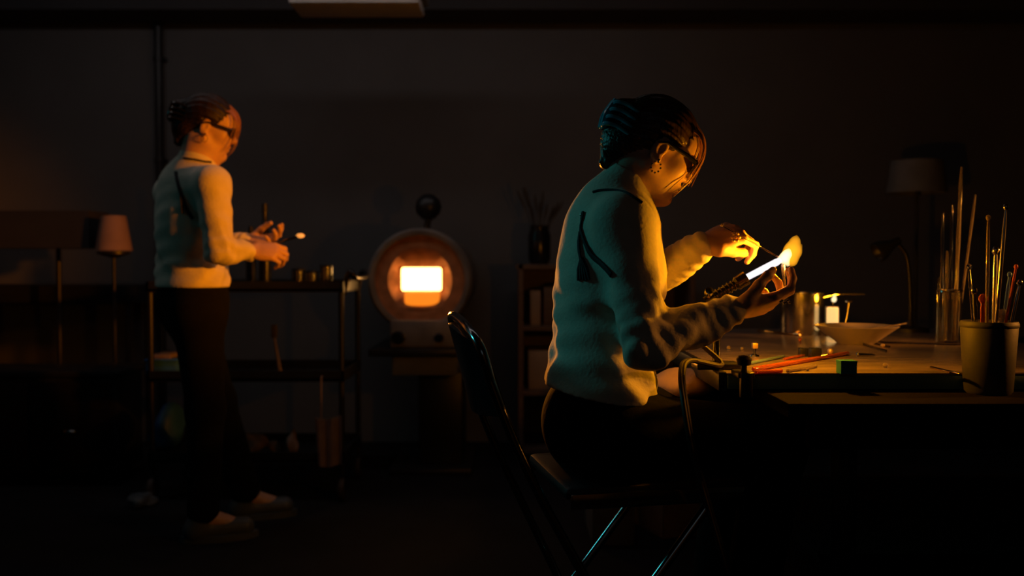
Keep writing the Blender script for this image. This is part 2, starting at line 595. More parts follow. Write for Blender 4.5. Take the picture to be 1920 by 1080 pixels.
def person(label, base, J, h, R, Rt, hem, shirt_fn=None, folds=True, bounds=None, hsc=0.9):
    """J: joints in world space; R head axes; Rt torso axes (forward, left, up)"""
    P = thing('person', label, 'person', base)
    lo, hi = bounds
    fw, lf, up = (Vector(Rt[:, i]) for i in range(3))
    pel, che, nk, H = J['pelvis'], J['chest'], J['neck'], J['head']
    # ---- body, one continuous surface
    b = Field(lo, hi, h)
    L = head(b, H, R, hsc)
    b.cone(L(-0.028, 0, -0.05), nk, 0.052, 0.056, 0.025)
    b.cone(nk, che, 0.056, 0.08, 0.05)
    b.ell(che, (0.095, 0.145, 0.17), Rt, 0.05)
    b.ell((pel + che) / 2, (0.085, 0.115, 0.16), Rt, 0.05)
    b.ell(pel, (0.105, 0.155, 0.11), Rt, 0.05)
    tips = {}
    for sd in ('r', 'l'):
        S, E, W = J['sh_' + sd], J['el_' + sd], J['wr_' + sd]
        b.cone(che + up * 0.1, S, 0.06, 0.048, 0.04)
        b.cone(S, E, 0.046, 0.036, 0.02)
        b.cone(E, W, 0.036, 0.025, 0.015)
        hd = J['hand_' + sd]
        tips[sd] = hand(b, W, hd['f'], hd['n'], -1 if sd == 'l' else 1, hd['curl'], hd.get('thumb', (0.6, 0.6, 0.5)))
        hp, kn, an = J['hip_' + sd], J['kn_' + sd], J['an_' + sd]
        b.cone(pel, hp, 0.09, 0.08, 0.04)
        b.cone(hp, kn, 0.075, 0.05, 0.03)
        b.cone(kn, an, 0.05, 0.036, 0.02)
        b.cone(an, an + J['toe'] * 0.13 + V3(0, 0, -0.045), 0.036, 0.026, 0.02)
    b.build('body', M['skin'], P)
    # ---- shirt
    s = Field(lo, hi, h)
    s.ell(che, (0.112, 0.158, 0.185), Rt, 0.05)
    s.ell(che + fw * 0.05 - up * 0.02, (0.075, 0.125, 0.08), Rt, 0.05)
    s.ell((pel + che) / 2, (0.108, 0.14, 0.19), Rt, 0.06)
    s.ell(pel + up * 0.03, (0.125, 0.172, 0.15), Rt, 0.06)
    s.cone(che + up * 0.1, nk, 0.085, 0.064, 0.06)
    s.cone(nk, nk + (L(-0.028, 0, -0.05) - nk) * 0.78, 0.064, 0.056, 0.02)
    for sd in ('r', 'l'):
        S, E, W = J['sh_' + sd], J['el_' + sd], J['wr_' + sd]
        d = (W - E).normalized()
        s.cone(che + up * 0.1, S, 0.075, 0.060, 0.05)
        s.cone(S, E, 0.060, 0.050, 0.03)
        s.cone(E, W - d * 0.035, 0.050, 0.040, 0.02)
        s.cone(W - d * 0.036, W - d * 0.012, 0.037, 0.036, 0.004)
        if folds:
            u1 = (S - E).normalized()
            for (axis, c0, org_, amp, fr, ph) in ((d, E, E, 0.0026, 150, 0.4), (u1, E, E, 0.0024, 110, 1.2), (d, W, E, 0.0022, 210, 2.0)):
                def fn(x, y, z, axis=axis, c0=c0, org_=org_, amp=amp, fr=fr, ph=ph):
                    a = (x - org_.x) * axis.x + (y - org_.y) * axis.y + (z - org_.z) * axis.z
                    g = np.exp(-((x - c0.x) ** 2 + (y - c0.y) ** 2 + (z - c0.z) ** 2) / (2 * 0.062 ** 2))
                    return amp * g * np.sin(fr * a + 35 * (z - org_.z) + 3.0 * np.sin(30 * y + ph) + ph)
                s.warp(np.array(c0) - 0.17, np.array(c0) + 0.17, fn)
    # soft folds of the loose body of the shirt
    wc = (pel + che) / 2
    lat = lf
    def fw_(x, y, z):
        a = (x - wc.x) * lat.x + (y - wc.y) * lat.y
        f2 = (x - wc.x) * fw.x + (y - wc.y) * fw.y
        g = np.exp(-((z - (hem[0].z + 0.10)) ** 2) / (2 * 0.12 ** 2))
        return 0.0045 * g * np.sin(48 * a + 60 * f2 + 9 * np.sin(9 * z + 1) + 14 * z) + 0.0025 * g * np.sin(95 * (z - wc.z) + 30 * a + 20 * f2)
    s.warp(np.array(wc) - 0.3, np.array(wc) + 0.3, fw_)
    ncut = nk + (L(-0.028, 0, -0.05) - nk) * 0.78
    s.cut(ncut, (L(-0.028, 0, -0.05) - nk), np.array(ncut) - 0.1, np.array(ncut) + 0.1)
    hlo = [hem[0].x - 0.35, hem[0].y - 0.35, hem[0].z - 0.3]
    hhi = [hem[0].x + 0.35, hem[0].y + 0.35, hem[0].z + 0.08]
    s.cut(hem[0], hem[1], hlo, hhi)
    s.build('shirt', M['shirt'], P)
    # ---- trousers
    t = Field(lo, hi, max(h, 0.006))
    t.ell(pel - up * 0.0, (0.118, 0.165, 0.13), Rt, 0.05)
    for sd in ('r', 'l'):
        hp, kn, an = J['hip_' + sd], J['kn_' + sd], J['an_' + sd]
        t.cone(pel, hp, 0.1, 0.092, 0.05)
        t.cone(hp, kn, 0.09, 0.066, 0.04)
        t.cone(kn, an + (kn - an) * 0.06, 0.066, 0.056, 0.03)
    t.build('trousers', M['trousers'], P)
    # ---- shoes
    for sd in ('r', 'l'):
        an = J['an_' + sd]
        q = Field(an + V3(-0.24, -0.24, -0.11), an + V3(0.24, 0.24, 0.12), 0.006)
        toe = J['toe']
        g = an + V3(0, 0, -0.045)
        q.cone(an + V3(0, 0, 0.02), g - toe * 0.02, 0.045, 0.042, 0.02)
        q.cone(g - toe * 0.03, g + toe * 0.14, 0.04, 0.036, 0.02)
        q.cut(an + V3(0, 0, -0.078), (0, 0, -1))
        so = q.build('shoe', J['shoe_mat'], P)
        sol = G()
        ring = []
        for k in range(20):
            a = 2 * math.pi * k / 20
            sdv = V3(-toe.y, toe.x, 0)
            ring.append(an + toe * (0.055 + 0.135 * math.cos(a)) + sdv * 0.046 * math.sin(a))
        V = [V3(p.x, p.y, an.z - 0.085) for p in ring] + [V3(p.x, p.y, an.z - 0.062) for p in ring]
        sol.add(V, [tuple(range(20))[::-1], tuple(range(20, 40))] + [(k, (k + 1) % 20, 20 + (k + 1) % 20, 20 + k) for k in range(20)])
        sol.build('shoe_sole', J['shoe_mat'], so)
    # ---- face details
    for sgn in (-1, 1):
        ey = G().ball(L(0.079, sgn * 0.030, 0.001), 0.0115, 14).build('eye', M['eye'], P)
        G().ball(L(0.0865, sgn * 0.030, 0.000), 0.005, 10).build('iris', M['iris'], ey)
    gl = G()
    for sgn in (-1, 1):
        ps = [L(0.098 - 0.012 * abs(q), sgn * 0.031 + 0.025 * sgn * q * 1.0, 0.0) for q in (-1, 0, 1)]
        ring = [L(0.103 - 0.010 * (math.cos(a) * 0.5 + 0.5), sgn * (0.034 + 0.027 * math.cos(a)), 0.001 + 0.020 * math.sin(a)) for a in [2 * math.pi * k / 18 for k in range(19)]]
        gl.tube(ring, 0.0022, 6, cap=False)
        gl.tube([L(0.093, sgn * 0.062, 0.006), L(0.06, sgn * 0.079, 0.008), L(0.0, sgn * 0.085, 0.012), L(-0.02, sgn * 0.084, 0.002)], [0.006, 0.0055, 0.0035, 0.0025], 8)
    gl.tube([L(0.103, -0.008, 0.006), L(0.107, 0, 0.008), L(0.103, 0.008, 0.006)], 0.002, 6)
    go = gl.build('safety_glasses', M['gloss'], P)
    for sgn in (-1, 1):
        ring = [L(0.103 - 0.010 * (math.cos(a) * 0.5 + 0.5), sgn * (0.034 + 0.027 * math.cos(a)), 0.001 + 0.020 * math.sin(a)) for a in [2 * math.pi * k / 18 for k in range(18)]]
        back = [p - Vector(R[:, 0]) * 0.002 for p in ring]
        G().add(ring + back, [tuple(range(18)), tuple(range(18, 36))[::-1]] + [(k, (k + 1) % 18, 18 + (k + 1) % 18, 18 + k) for k in range(18)]).build('lens', M['lens'], go, label='dark tinted lens')
    # ---- hair: cap swept back into a twisted bun held by a claw clip
    hf = Field(np.array(H) - 0.24, np.array(H) + 0.24, max(0.0032, h * 0.8))
    hf.ell(L(-0.018, 0, 0.042), (0.106 * hsc, 0.086 * hsc, 0.095 * hsc), R, 0.02)
    hf.ell(L(0.115, 0, -0.055), (0.115 * hsc, 0.14 * hsc, 0.125 * hsc), R, 0.012, sub=True)
    hf.ell(L(0.03, 0.11, -0.05), (0.055 * hsc, 0.06 * hsc, 0.06 * hsc), R, 0.01, sub=True)
    hf.ell(L(0.03, -0.11, -0.05), (0.055 * hsc, 0.06 * hsc, 0.06 * hsc), R, 0.01, sub=True)
    hf.ell(L(-0.005, 0.093, -0.01), (0.028 * hsc, 0.022 * hsc, 0.04 * hsc), R, 0.01, sub=True)
    hf.ell(L(-0.005, -0.093, -0.01), (0.028 * hsc, 0.022 * hsc, 0.04 * hsc), R, 0.01, sub=True)
    hf.ell(L(-0.085, 0, -0.02), (0.045 * hsc, 0.055 * hsc, 0.05 * hsc), R, 0.03)
    hf.cone(L(-0.10, 0, -0.02), L(-0.125, 0, 0.05), 0.036 * hsc, 0.03 * hsc, 0.02)
    hf.cone(L(-0.105, 0.01, -0.01), L(-0.100, 0.005, -0.085), 0.034 * hsc, 0.018 * hsc, 0.02)
    def hs(x, y, z):
        X = [(x - H.x) * R[0, i] + (y - H.y) * R[1, i] + (z - H.z) * R[2, i] for i in range(3)]
        an = np.arctan2(X[1], X[2] + 0.02)
        return 0.0016 * np.sin(34 * an + 25 * X[0]) + 0.0012 * np.sin(61 * an - 40 * X[0] + 2)
    hf.warp(np.array(H) - 0.24, np.array(H) + 0.24, hs)
    ha = hf.build('hair', J['hair_mat'], P)
    rnd = random.Random(3)
    locks = G()
    for sgn in (-1, 1):
        for i in range(9):
            q = i / 8.0
            s0 = sgn * (0.012 + 0.058 * q)
            a0 = L(0.055 - 0.05 * q * q, s0 * 0.75, 0.108 - 0.035 * q)
            pts = [a0, L(0.098 - 0.03 * q, s0 * 1.05, 0.078 - 0.01 * q), L(0.118 - 0.03 * q + rnd.uniform(-.004, .004), s0 * 1.2, 0.03), L(0.120 - 0.04 * q + rnd.uniform(-.006, .006), s0 * 1.25 + rnd.uniform(-.004, .004), -0.03 - 0.02 * rnd.random())]
            if i in (3, 4):
                pts.append(L(0.095 - 0.04 * q, s0 * 1.2, -0.085 - 0.03 * rnd.random()))
            if i in (2, 5, 7, 8):
                continue
            cp = curve_pts(pts, 6)
            locks.tube(cp, [0.0045 * (1 - 0.85 * j / (len(cp) - 1)) for j in range(len(cp))], 6)
    locks.build('fringe_lock', M['strand'], ha, label='loose orange-lit strands hanging over the forehead')
    # claw clip
    cl = G()
    for sgn in (-1, 1):
        for i in range(4):
            a = -0.03 + 0.02 * i
            cl.tube(curve_pts([L(-0.148, sgn * 0.004, 0.02 + a), L(-0.150, sgn * 0.03, 0.025 + a), L(-0.125, sgn * 0.045, 0.028 + a), L(-0.09, sgn * 0.058, 0.02 + a)], 4), [0.008 - 0.0003 * j for j in range(13)], 8, flat=0.8)
        cl.tube(curve_pts([L(-0.150, sgn * 0.012, -0.012), L(-0.156, sgn * 0.016, 0.02), L(-0.150, sgn * 0.016, 0.062)], 5), 0.009, 8)
    cl.tube([L(-0.150, 0, -0.015), L(-0.152, 0, 0.05)], 0.007, 8)
    cl.build('claw_clip', J['clip_mat'], P)
    # earrings
    er = G()
    for i in range(9):
        a = 2 * math.pi * i / 9
        er.ball(L(0.002 + 0.012 * math.sin(a), -0.086, -0.055 + 0.014 * math.cos(a)), 0.0026, 8)
    er.ball(L(0.001, -0.085, -0.036), 0.003, 8)
    er.build('earring', M['steel'], P)
    bvh = BVHTree.FromPolygons([tuple(v) for v in s.V], [tuple(q) for q in s.Q.tolist()])
    def surf(px, py, off=0.003):
        d = d_(px, py).normalized()
        hit = bvh.ray_cast(V3(0, 0, CAM_Z), d)
        if hit[0] is None:
            near = bvh.find_nearest(at(px, py, che.y - 0.1))
            return near[0] + near[1] * off
        return hit[0] - d * off
    return P, L, tips, surf

# ================================================================== the room
X0, X1, Y0, Y1, ZC = -3.05, 3.3, -1.6, 5.0, 2.55
struct(G().box((X0 - .1, Y0 - .1, -0.1), (X1 + .1, Y1 + .1, 0)).build('floor', M['floor'], smooth=False))
struct(G().box((X0 - .1, Y0 - .1, ZC), (X1 + .1, Y1 + .1, ZC + .1)).build('ceiling', M['ceil'], smooth=False))
struct(G().box((X0 - .1, Y1, 0), (X1 + .1, Y1 + .1, ZC)).build('wall_back', M['wall'], smooth=False))
struct(G().box((X0 - .1, Y0, 0), (X0, Y1, ZC)).build('wall_left', M['wall'], smooth=False))
struct(G().box((X1, Y0, 0), (X1 + .1, Y1, ZC)).build('wall_right', M['wall'], smooth=False))
struct(G().box((X0 - .1, Y0 - .1, 0), (X1 + .1, Y0, ZC)).build('wall_front', M['wall'], smooth=False))
# dark soffit along the top of the back wall
struct(G().box((X0, 4.72, 2.30), (X1, Y1, ZC), 0.004).build('trim_1', M['ceil'], smooth=False))
# upright pipe on the back wall
pp = thing('wall_pipe', 'dark vertical pipe on the back wall above the standing person', 'pipe', (at(300, 400, 4.96).x, 4.96, 0))
px_ = at(300, 400, 4.96).x
G().tube([(px_, 4.965, 0.02), (px_, 4.965, 2.30)], 0.022, 12).build('tube', M['black'], pp)
for z in (0.5, 1.55, 2.1):
    G().lathe([(0.027, -0.012), (0.029, 0), (0.027, 0.012)], (px_, 4.965, z)).box((px_ - .035, 4.985, z - .01), (px_ + .035, 5.0, z + .01)).build('bracket', M['black'], pp)

# unlit batten lamp at the top of the picture
a, b = at(550, 8, 4.0), at(790, 18, 4.0)
lt = thing('ceiling_lamp', 'unlit pale rectangular lamp hanging below the ceiling', 'lamp', ((a.x + b.x) / 2, 4.0, b.z))
G().box((a.x, 3.9, b.z), (b.x, 4.14, b.z + 0.05), 0.012).build('diffuser', M['pale'], lt)
G().box((a.x - .02, 3.89, b.z + .05), (b.x + .02, 4.15, b.z + .10), 0.006).build('housing', M['grey'], lt)
for x in (a.x + .08, b.x - .08):
    G().tube([(x, 4.02, b.z + .10), (x, 4.02, ZC)], 0.006, 8).build('hanger_rod', M['black'], lt)

# ================================================================== furnace
FC = at(790, 525, 4.3)
fx, fz = FC.x, FC.z
fu = thing('furnace', 'round drum furnace with a glowing rectangular mouth', 'furnace', (fx, 4.4, 0))
RD = 0.243
# drum shell, hollow, with a dished refractory front
prof = [(0.0, 0.62), (RD, 0.62), (RD, 0.0), (RD - 0.012, -0.012), (RD - 0.03, -0.008), (RD - 0.034, 0.012)]
G().lathe(prof, (fx, 4.22, fz), (0, 1, 0), 56, caps=False).build('drum', M['fbody'], fu)
hw, hh = 0.096, 0.054
oz = fz + 0.004


def dish():
    """ring from the drum rim down to the rectangular mouth"""
    n = 56
    V, Fc = [], []
    rows = [(RD - 0.034, 0.0), (0.17, 0.002), (0.150, 0.004)]
    for r, h in rows:
        for k in range(n):
            an = 2 * math.pi * k / n
            V.append((fx + r * math.cos(an), 4.232 + h, fz + r * math.sin(an)))
    for s_, h in ((1.12, 0.068), (1.0, 0.072), (1.0, 0.16)):
        for k in range(n):
            an = 2 * math.pi * k / n
            c, s = math.cos(an), math.sin(an)
            m = max(abs(c) / 1.0, abs(s) / 0.58)
            V.append((fx + s_ * hw * c / m, 4.232 + h, oz + s_ * hw * s / m))
    for i in range(5):
        for k in range(n):
            k2 = (k + 1) % n
            Fc.append((i * n + k, i * n + k2, (i + 1) * n + k2, (i + 1) * n + k))
    return V, Fc


V, Fc = dish()
link('front_lining', V, Fc, M['fire'], fu)
G().box((fx - hw - .01, 4.308, oz - hh - .012), (fx + hw + .01, 4.33, oz + hh + .012)).build('glowing_chamber', M['hot'], fu, smooth=False, label='white hot chamber seen through the mouth')
G().box((fx - 0.075, 4.25, oz - hh - 0.072), (fx + 0.09, 4.285, oz - hh - 0.006), 0.008).build('mouth_sill', M['warm'], fu, label='orange glowing sill below the mouth')
G().box((fx - 0.12, 4.235, oz - hh - 0.095), (fx + 0.12, 4.275, oz - hh - 0.074), 0.006).build('sill_plate', M['fire'], fu)
lf_ = lamp('furnace_glow', 'SPOT', (fx - 0.05, 4.14, oz), (0.02, 2.1, 1.0), 170, (1.0, 0.30, 0.02), spot_size=math.radians(25), spot_blend=0.8, shadow_soft_size=0.07)
# ball handle above
kb = at(803, 388, 4.36)
G().lathe([(0.0, -.064), (.03, -.057), (.055, -.033), (.064, 0), (.055, .033), (.03, .057), (0, .064)], kb, (0, 0, 1), 24).build('counterweight_ball', M['black'], fu)
G().tube([(kb.x, kb.y, kb.z - .05), (kb.x - 0.01, 4.36, fz + RD - .01)], 0.016, 12).build('counterweight_stem', M['black'], fu)
# control box, ledge and pedestal
z1 = fz - RD + 0.02
G().box((at(735, 0, 4.3).x, 4.18, 0.60), (at(862, 0, 4.3).x, 4.7, z1 + 0.04), 0.012).build('control_box', M['fbody'], fu)
kn = at(742, 633, 4.18)
for dx, r in ((0.012, 0.026), (0.20, 0.018)):
    G().lathe([(r * 1.2, 0), (r * 1.2, .006), (r, .008), (r * .9, .03), (0, .03)], (kn.x + dx, 4.18, kn.z), (0, -1, 0), 20).build('control_knob', M['gloss'], fu)
G().box((at(692, 0, 4.2).x, 4.12, 0.565), (at(862, 0, 4.2).x, 4.72, 0.60), 0.006).build('ledge', M['black'], fu)
G().box((at(735, 0, 4.2).x, 4.16, 0.475), (at(858, 0, 4.2).x, 4.68, 0.565), 0.006).build('drawer_front', M['grey'], fu)
G().box((at(782, 0, 4.3).x, 4.3, 0.03), (at(866, 0, 4.3).x, 4.66, 0.475), 0.01).build('pedestal', M['black'], fu)
G().box((at(730, 0, 4.3).x, 4.2, 0.0), (at(885, 0, 4.3).x, 4.72, 0.03), 0.006).build('foot_plate', M['black'], fu)

# ================================================================== shelf cabinet behind the seated person
cab = thing('shelf_cabinet', 'dark wooden open shelf cabinet behind the seated person', 'cabinet', (at(1130, 0, 4.4).x, 4.6, 0))
cx0, cx1 = at(972, 0, 4.4).x, at(972, 0, 4.4).x + 0.86
for x in (cx0, cx1 - 0.025):
    G().box((x, 4.4, 0), (x + 0.025, 4.85, 0.985), 0.002).build('side_panel', M['wood'], cab, smooth=False)
for z in (0.06, 0.345, 0.662, 0.962):
    G().box((cx0 + .025 if z < .9 else cx0 - .01, 4.4, z), (cx1 - .025 if z < .9 else cx1 + .01, 4.85, z + 0.023), 0.002).build('shelf', M['wood'], cab, smooth=False)
G().box((cx0 + .025, 4.84, 0.06), (cx1 - .025, 4.85, 0.962)).build('back_panel', M['wood'], cab, smooth=False)
for i in range(6):
    x = cx0 + 0.06 + i * 0.065
    bo = G().box((x, 4.46, 0.685), (x + 0.05, 4.68, 0.685 + 0.17 + 0.02 * (i % 3)), 0.003).build('file_box', M['wood'] if i % 2 else M['card'])
    tag(bo, ('brown cardboard' if i % 2 == 0 else 'dark brown') + ' box file, %s from the left on the cabinet upper shelf' % ('first', 'second', 'third', 'fourth', 'fifth', 'sixth')[i], 'box', 'box files on the cabinet shelf')
cb = G().box((cx0 + .05, 4.45, 0.368), (cx0 + .40, 4.75, 0.56), 0.004)
tag(cb.build('carton', M['card']), 'brown carton on the lower shelf of the cabinet', 'carton')
jx = at(1012, 450, 4.55)
jar = thing('reed_jar', 'dark jar on the cabinet behind the seated person', 'jar', (jx.x, 4.6, 0.985))
G().lathe([(0.0, 0), (0.045, 0), (0.056, 0.03), (0.058, 0.14), (0.046, 0.18), (0.05, 0.195), (0.044, 0.195), (0.04, 0.18), (0.05, 0.14), (0.048, 0.03), (0, 0.012)], (jx.x, 4.6, 0.985)).build('jar_body', M['gloss'], jar)
rr = random.Random(5)
for i in range(11):
    a = -1 + 0.2 * i + rr.uniform(-.06, .06)
    dx, dy = a * 0.115, rr.uniform(-0.05, 0.05)
    r0 = V3(jx.x + a * 0.018, 4.6 + dy * .3, 1.005)
    top = V3(jx.x + dx, 4.6 + dy, 1.005 + rr.uniform(0.27, 0.38))
    mid = (r0 + top) / 2 - V3(dx * 0.22, 0, 0)
    cp = curve_pts([r0, mid, top], 5)
    g = G().tube(cp, [0.0022] * 8 + [0.006, 0.007, 0.003], 6)
    tag(g.build('dry_reed', M['reed']), 'thin dry reed, %s from the left in the dark jar on the cabinet' % ('first', 'second', 'third', 'fourth', 'fifth', 'sixth', 'seventh', 'eighth', 'ninth', 'tenth', 'eleventh')[i], 'reed', 'dry reeds in the jar')

# ================================================================== left side: floor lamps and low chest
sl = at(0, 395, 4.6)
lo_ = at(-12, 466, 4.5)
hi_ = at(190, 397, 4.5)
fl = thing('floor_lamp', 'tall floor lamp with a wide black rectangular shade at far left', 'lamp', (at(110, 500, 4.5).x, 4.5, 0))
xl, xr, zt, zb = lo_.x, hi_.x, hi_.z, lo_.z
yy0, yy1 = 4.36, 4.64
ins = 0.07
V = [(xl, yy0, zb), (xr, yy0, zb), (xr, yy1, zb), (xl, yy1, zb), (xl + ins, yy0 + .03, zt), (xr - .012, yy0 + .03, zt), (xr - .012, yy1 - .03, zt), (xl + ins, yy1 - .03, zt)]
link('lamp_shade', V, [(0, 1, 5, 4), (1, 2, 6, 5), (2, 3, 7, 6), (3, 0, 4, 7), (4, 5, 6, 7), (3, 2, 1, 0)], M['dshade'], fl, smooth=False)
lx = at(110, 500, 4.5).x
G().tube([(lx, 4.5, 0.02), (lx, 4.5, zb)], 0.012, 10).build('pole', M['black'], fl)
G().lathe([(0.0, 0), (0.15, 0), (0.15, 0.012), (0.02, 0.025), (0.016, 0.05), (0, 0.05)], (lx, 4.5, 0)).build('base', M['black'], fl)
s0, s1 = at(180, 470, 4.35), at(245, 405, 4.35)
cxl = at(213, 440, 4.35).x
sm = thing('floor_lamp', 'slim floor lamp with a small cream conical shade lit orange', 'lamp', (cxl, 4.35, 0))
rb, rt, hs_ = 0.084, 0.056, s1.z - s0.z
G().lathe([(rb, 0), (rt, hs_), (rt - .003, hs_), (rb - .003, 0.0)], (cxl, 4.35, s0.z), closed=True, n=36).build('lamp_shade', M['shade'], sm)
G().tube([(cxl, 4.35, 0.02), (cxl, 4.35, s0.z + hs_ * 0.6)], 0.008, 10).build('pole', M['black'], sm)
G().lathe([(0.012, 0), (0.075, 0.0), (0.075, -0.012), (0.012, -0.03)], (cxl, 4.35, s0.z - 0.004)).build('shade_carrier', M['black'], sm)
G().ball((cxl, 4.35, s0.z + 0.09), (0.03, 0.03, 0.04)).build('bulb', M['sole'], sm)
G().lathe([(0.0, 0), (0.12, 0), (0.12, 0.012), (0.015, 0.025), (0.01, 0.05), (0, 0.05)], (cxl, 4.35, 0)).build('base', M['black'], sm)
# long low dark table and a chest
tb = thing('side_table', 'long narrow black table below the floor lamps at far left', 'table', (-2.4, 4.7, 0))
zt1 = at(100, 535, 4.62).z
G().box((-2.95, 4.62, zt1 - 0.09), (-1.92, 4.93, zt1), 0.004).build('table_top', M['black'], tb)
for x in (-2.9, -1.97):
    for y in (4.65, 4.89):
        G().tube([(x, y, 0), (x, y, zt1 - .09)], 0.016, 8).build('leg', M['black'], tb)
ch = thing('low_chest', 'low black chest on the floor at far left', 'chest', (-2.4, 4.2, 0))
zc1 = at(60, 690, 4.1).z
G().box((-2.9, 4.0, 0.06), (-1.75, 4.28, zc1 - .03), 0.006).build('chest_body', M['black'], ch)
G().box((-2.92, 3.985, zc1 - .03), (-1.73, 4.29, zc1), 0.006).build('lid', M['black'], ch)
for i in range(3):
    xa = -2.88 + i * 0.375
    dr = G().box((xa, 3.985, 0.09), (xa + 0.36, 4.0, zc1 - .05), 0.004).build('drawer', M['bench'], ch)
    G().ball((xa + .18, 3.972, 0.25), (0.03, 0.012, 0.01)).build('handle', M['tube'], dr)
for x in (-2.84, -1.81):
    for y in (4.04, 4.24):
        G().box((x - .02, y - .02, 0), (x + .02, y + .02, 0.06)).build('foot', M['black'], ch)

# ================================================================== dark tool cart behind the standing person
ct = thing('tool_cart', 'black three shelf tool cart behind the standing person', 'cart', (-1.1, 3.95, 0))
ka, kc = at(276, 0, 3.8).x, at(645, 0, 3.8).x
kz = (0.16, 0.50, 0.872)
for z in kz:
    g = G().box((ka, 3.75, z), (kc, 4.18, z + 0.018), 0.004)
    for (p, q) in (((ka, 3.75), (kc, 3.76)), ((ka, 4.17), (kc, 4.18)), ((ka, 3.75), (ka + .01, 4.18)), ((kc - .01, 3.75), (kc, 4.18))):
        g.box((p[0], p[1], z), (q[0], q[1], z + 0.045))
    g.build('shelf', M['black'], ct)
for x in (ka + .012, kc - .012):
    for y in (3.765, 4.165):
        G().tube([(x, y, 0.10), (x, y, 0.89)], 0.012, 10).build('post', M['black'], ct)
        wh = G().lathe([(0.0, -.012), (.045, -.012), (.05, -.006), (.05, .006), (.045, .012), (0, .012)], (x, y, 0.05), (1, 0, 0), 20).build('caster', M['rubber'], ct)
        G().box((x - .018, y - .012, 0.045), (x - .014, y + .012, 0.105)).box((x + .014, y - .012, 0.045), (x + .018, y + .012, 0.105)).box((x - .018, y - .012, .1), (x + .018, y + .012, .106)).build('caster_fork', M['tube'], wh)
h0 = at(640, 500, 3.9)
G().tube(curve_pts([(kc - .01, 3.80, 0.86), (kc + .015, 3.80, 0.955), (h0.x + .075, 3.82, .93), (h0.x + .075, 4.1, .93), (kc + .015, 4.13, .955), (kc - .01, 4.13, 0.86)], 6), 0.012, 10).build('push_handle', M['gloss'], ct)

zs = kz[1] + 0.018
b0 = at(290, 712, 3.85)
bx = thing('storage_tub', 'blue plastic tub on the middle shelf of the tool cart', 'tub', (b0.x + .05, 3.87, zs))
G().box((b0.x - .015, 3.79, zs), (b0.x + 0.115, 3.97, zs + 0.062), 0.008).build('tub_body', M['blue'], bx)
G().box((b0.x - .02, 3.785, zs + .062), (b0.x + 0.12, 3.975, zs + 0.072), 0.003).build('rim', M['blue'], bx)
G().box((b0.x + .005, 3.80, zs + .072), (b0.x + .085, 3.94, zs + .09), 0.004).build('folded_cloth', M['rag'], bx)


def crumple(c, r, seed, amp=0.25, n=3):
    bm = bmesh.new()
    bmesh.ops.create_icosphere(bm, subdivisions=n, radius=1)
    rd = random.Random(seed)
    dirs = [(Vector((rd.gauss(0, 1), rd.gauss(0, 1), rd.gauss(0, 1))).normalized(), rd.uniform(2, 6), rd.uniform(0, 6)) for _ in range(9)]
    for v in bm.verts:
        q = v.co.copy()
        f = 1 + amp * sum(math.sin(k * q.dot(d) + p) for d, k, p in dirs) / 3
        v.co = Vector((q.x * r[0] * f, q.y * r[1] * f, q.z * r[2] * f))
    zmin = min(v.co.z for v in bm.verts)
    V = [Vector(c) + v.co - V3(0, 0, zmin) for v in bm.verts]
    for v in V:
        v.z = max(v.z, c[2] + 0.0)
    bm.verts.index_update()
    Fc = [[v.index for v in f.verts] for f in bm.faces]
    bm.free()
    return V, Fc


zl = kz[0] + 0.018
q = at(318, 810, 3.93)
tag(link('plastic_bag', *crumple((q.x, 3.93, zl), (0.075, 0.10, 0.085), 3), M['blue']), 'crumpled blue plastic bag on the bottom shelf of the tool cart', 'bag')
for i, (px, r, sd, y) in enumerate(((478, .05, 11, 3.86), (518, .035, 12, 3.88), (548, .024, 13, 3.80))):
    q = at(px, 800, y)
    lab = ('largest crumpled pale paper wad on the bottom shelf of the cart', 'middle crumpled pale paper wad on the bottom shelf of the cart', 'small twisted pale paper wad nearest the cart edge on the bottom shelf')[i]
    tag(link('paper_wad', *crumple((q.x, y, zl), (r, r, r * (0.8 if i < 2 else 2.0)), sd), M['rag']), lab, 'paper', 'paper wads on the cart shelf')
# cloth draped over the right end of the cart's bottom rail
rg = []
cx_, cy_ = at(612, 0, 3.74).x, 3.737
for j in range(9):
    for i in range(9):
        u, v = i / 8, j / 8
        rg.append((cx_ + (u - .5) * 0.11 * (1 - 0.25 * v * (u < .5)), cy_ - 0.010 * math.sin(u * 13) - .012, 0.345 - v * 0.20 + 0.03 * abs(u - .4)))
rf = [(j * 9 + i, j * 9 + i + 1, (j + 1) * 9 + i + 1, (j + 1) * 9 + i) for j in range(8) for i in range(8)]
nb = len(rg)
rg2 = rg + [(x, y + .006, z) for x, y, z in rg]
bnd = [i for i in range(9)] + [j * 9 + 8 for j in range(1, 9)] + [72 + i for i in range(7, -1, -1)] + [j * 9 for j in range(7, 0, -1)]
rfs = rf + [tuple(k + nb for k in f)[::-1] for f in rf] + [(bnd[k], bnd[(k + 1) % len(bnd)], bnd[(k + 1) % len(bnd)] + nb, bnd[k] + nb) for k in range(len(bnd))]
hook = 0
rag_t = thing('rag', 'pale rag hanging at the right end of the tool cart', 'rag', (cx_, cy_, 0.3))
link('cloth', rg2, rfs, M['rag'], rag_t)
G().tube([(cx_ - 0.03, 3.73, 0.345), (cx_ - .03, 3.735, 0.52), (cx_ - .03, 3.76, 0.525)], 0.004, 8).build('hanging_loop', M['rag'], rag_t)

zt2 = kz[2] + 0.018


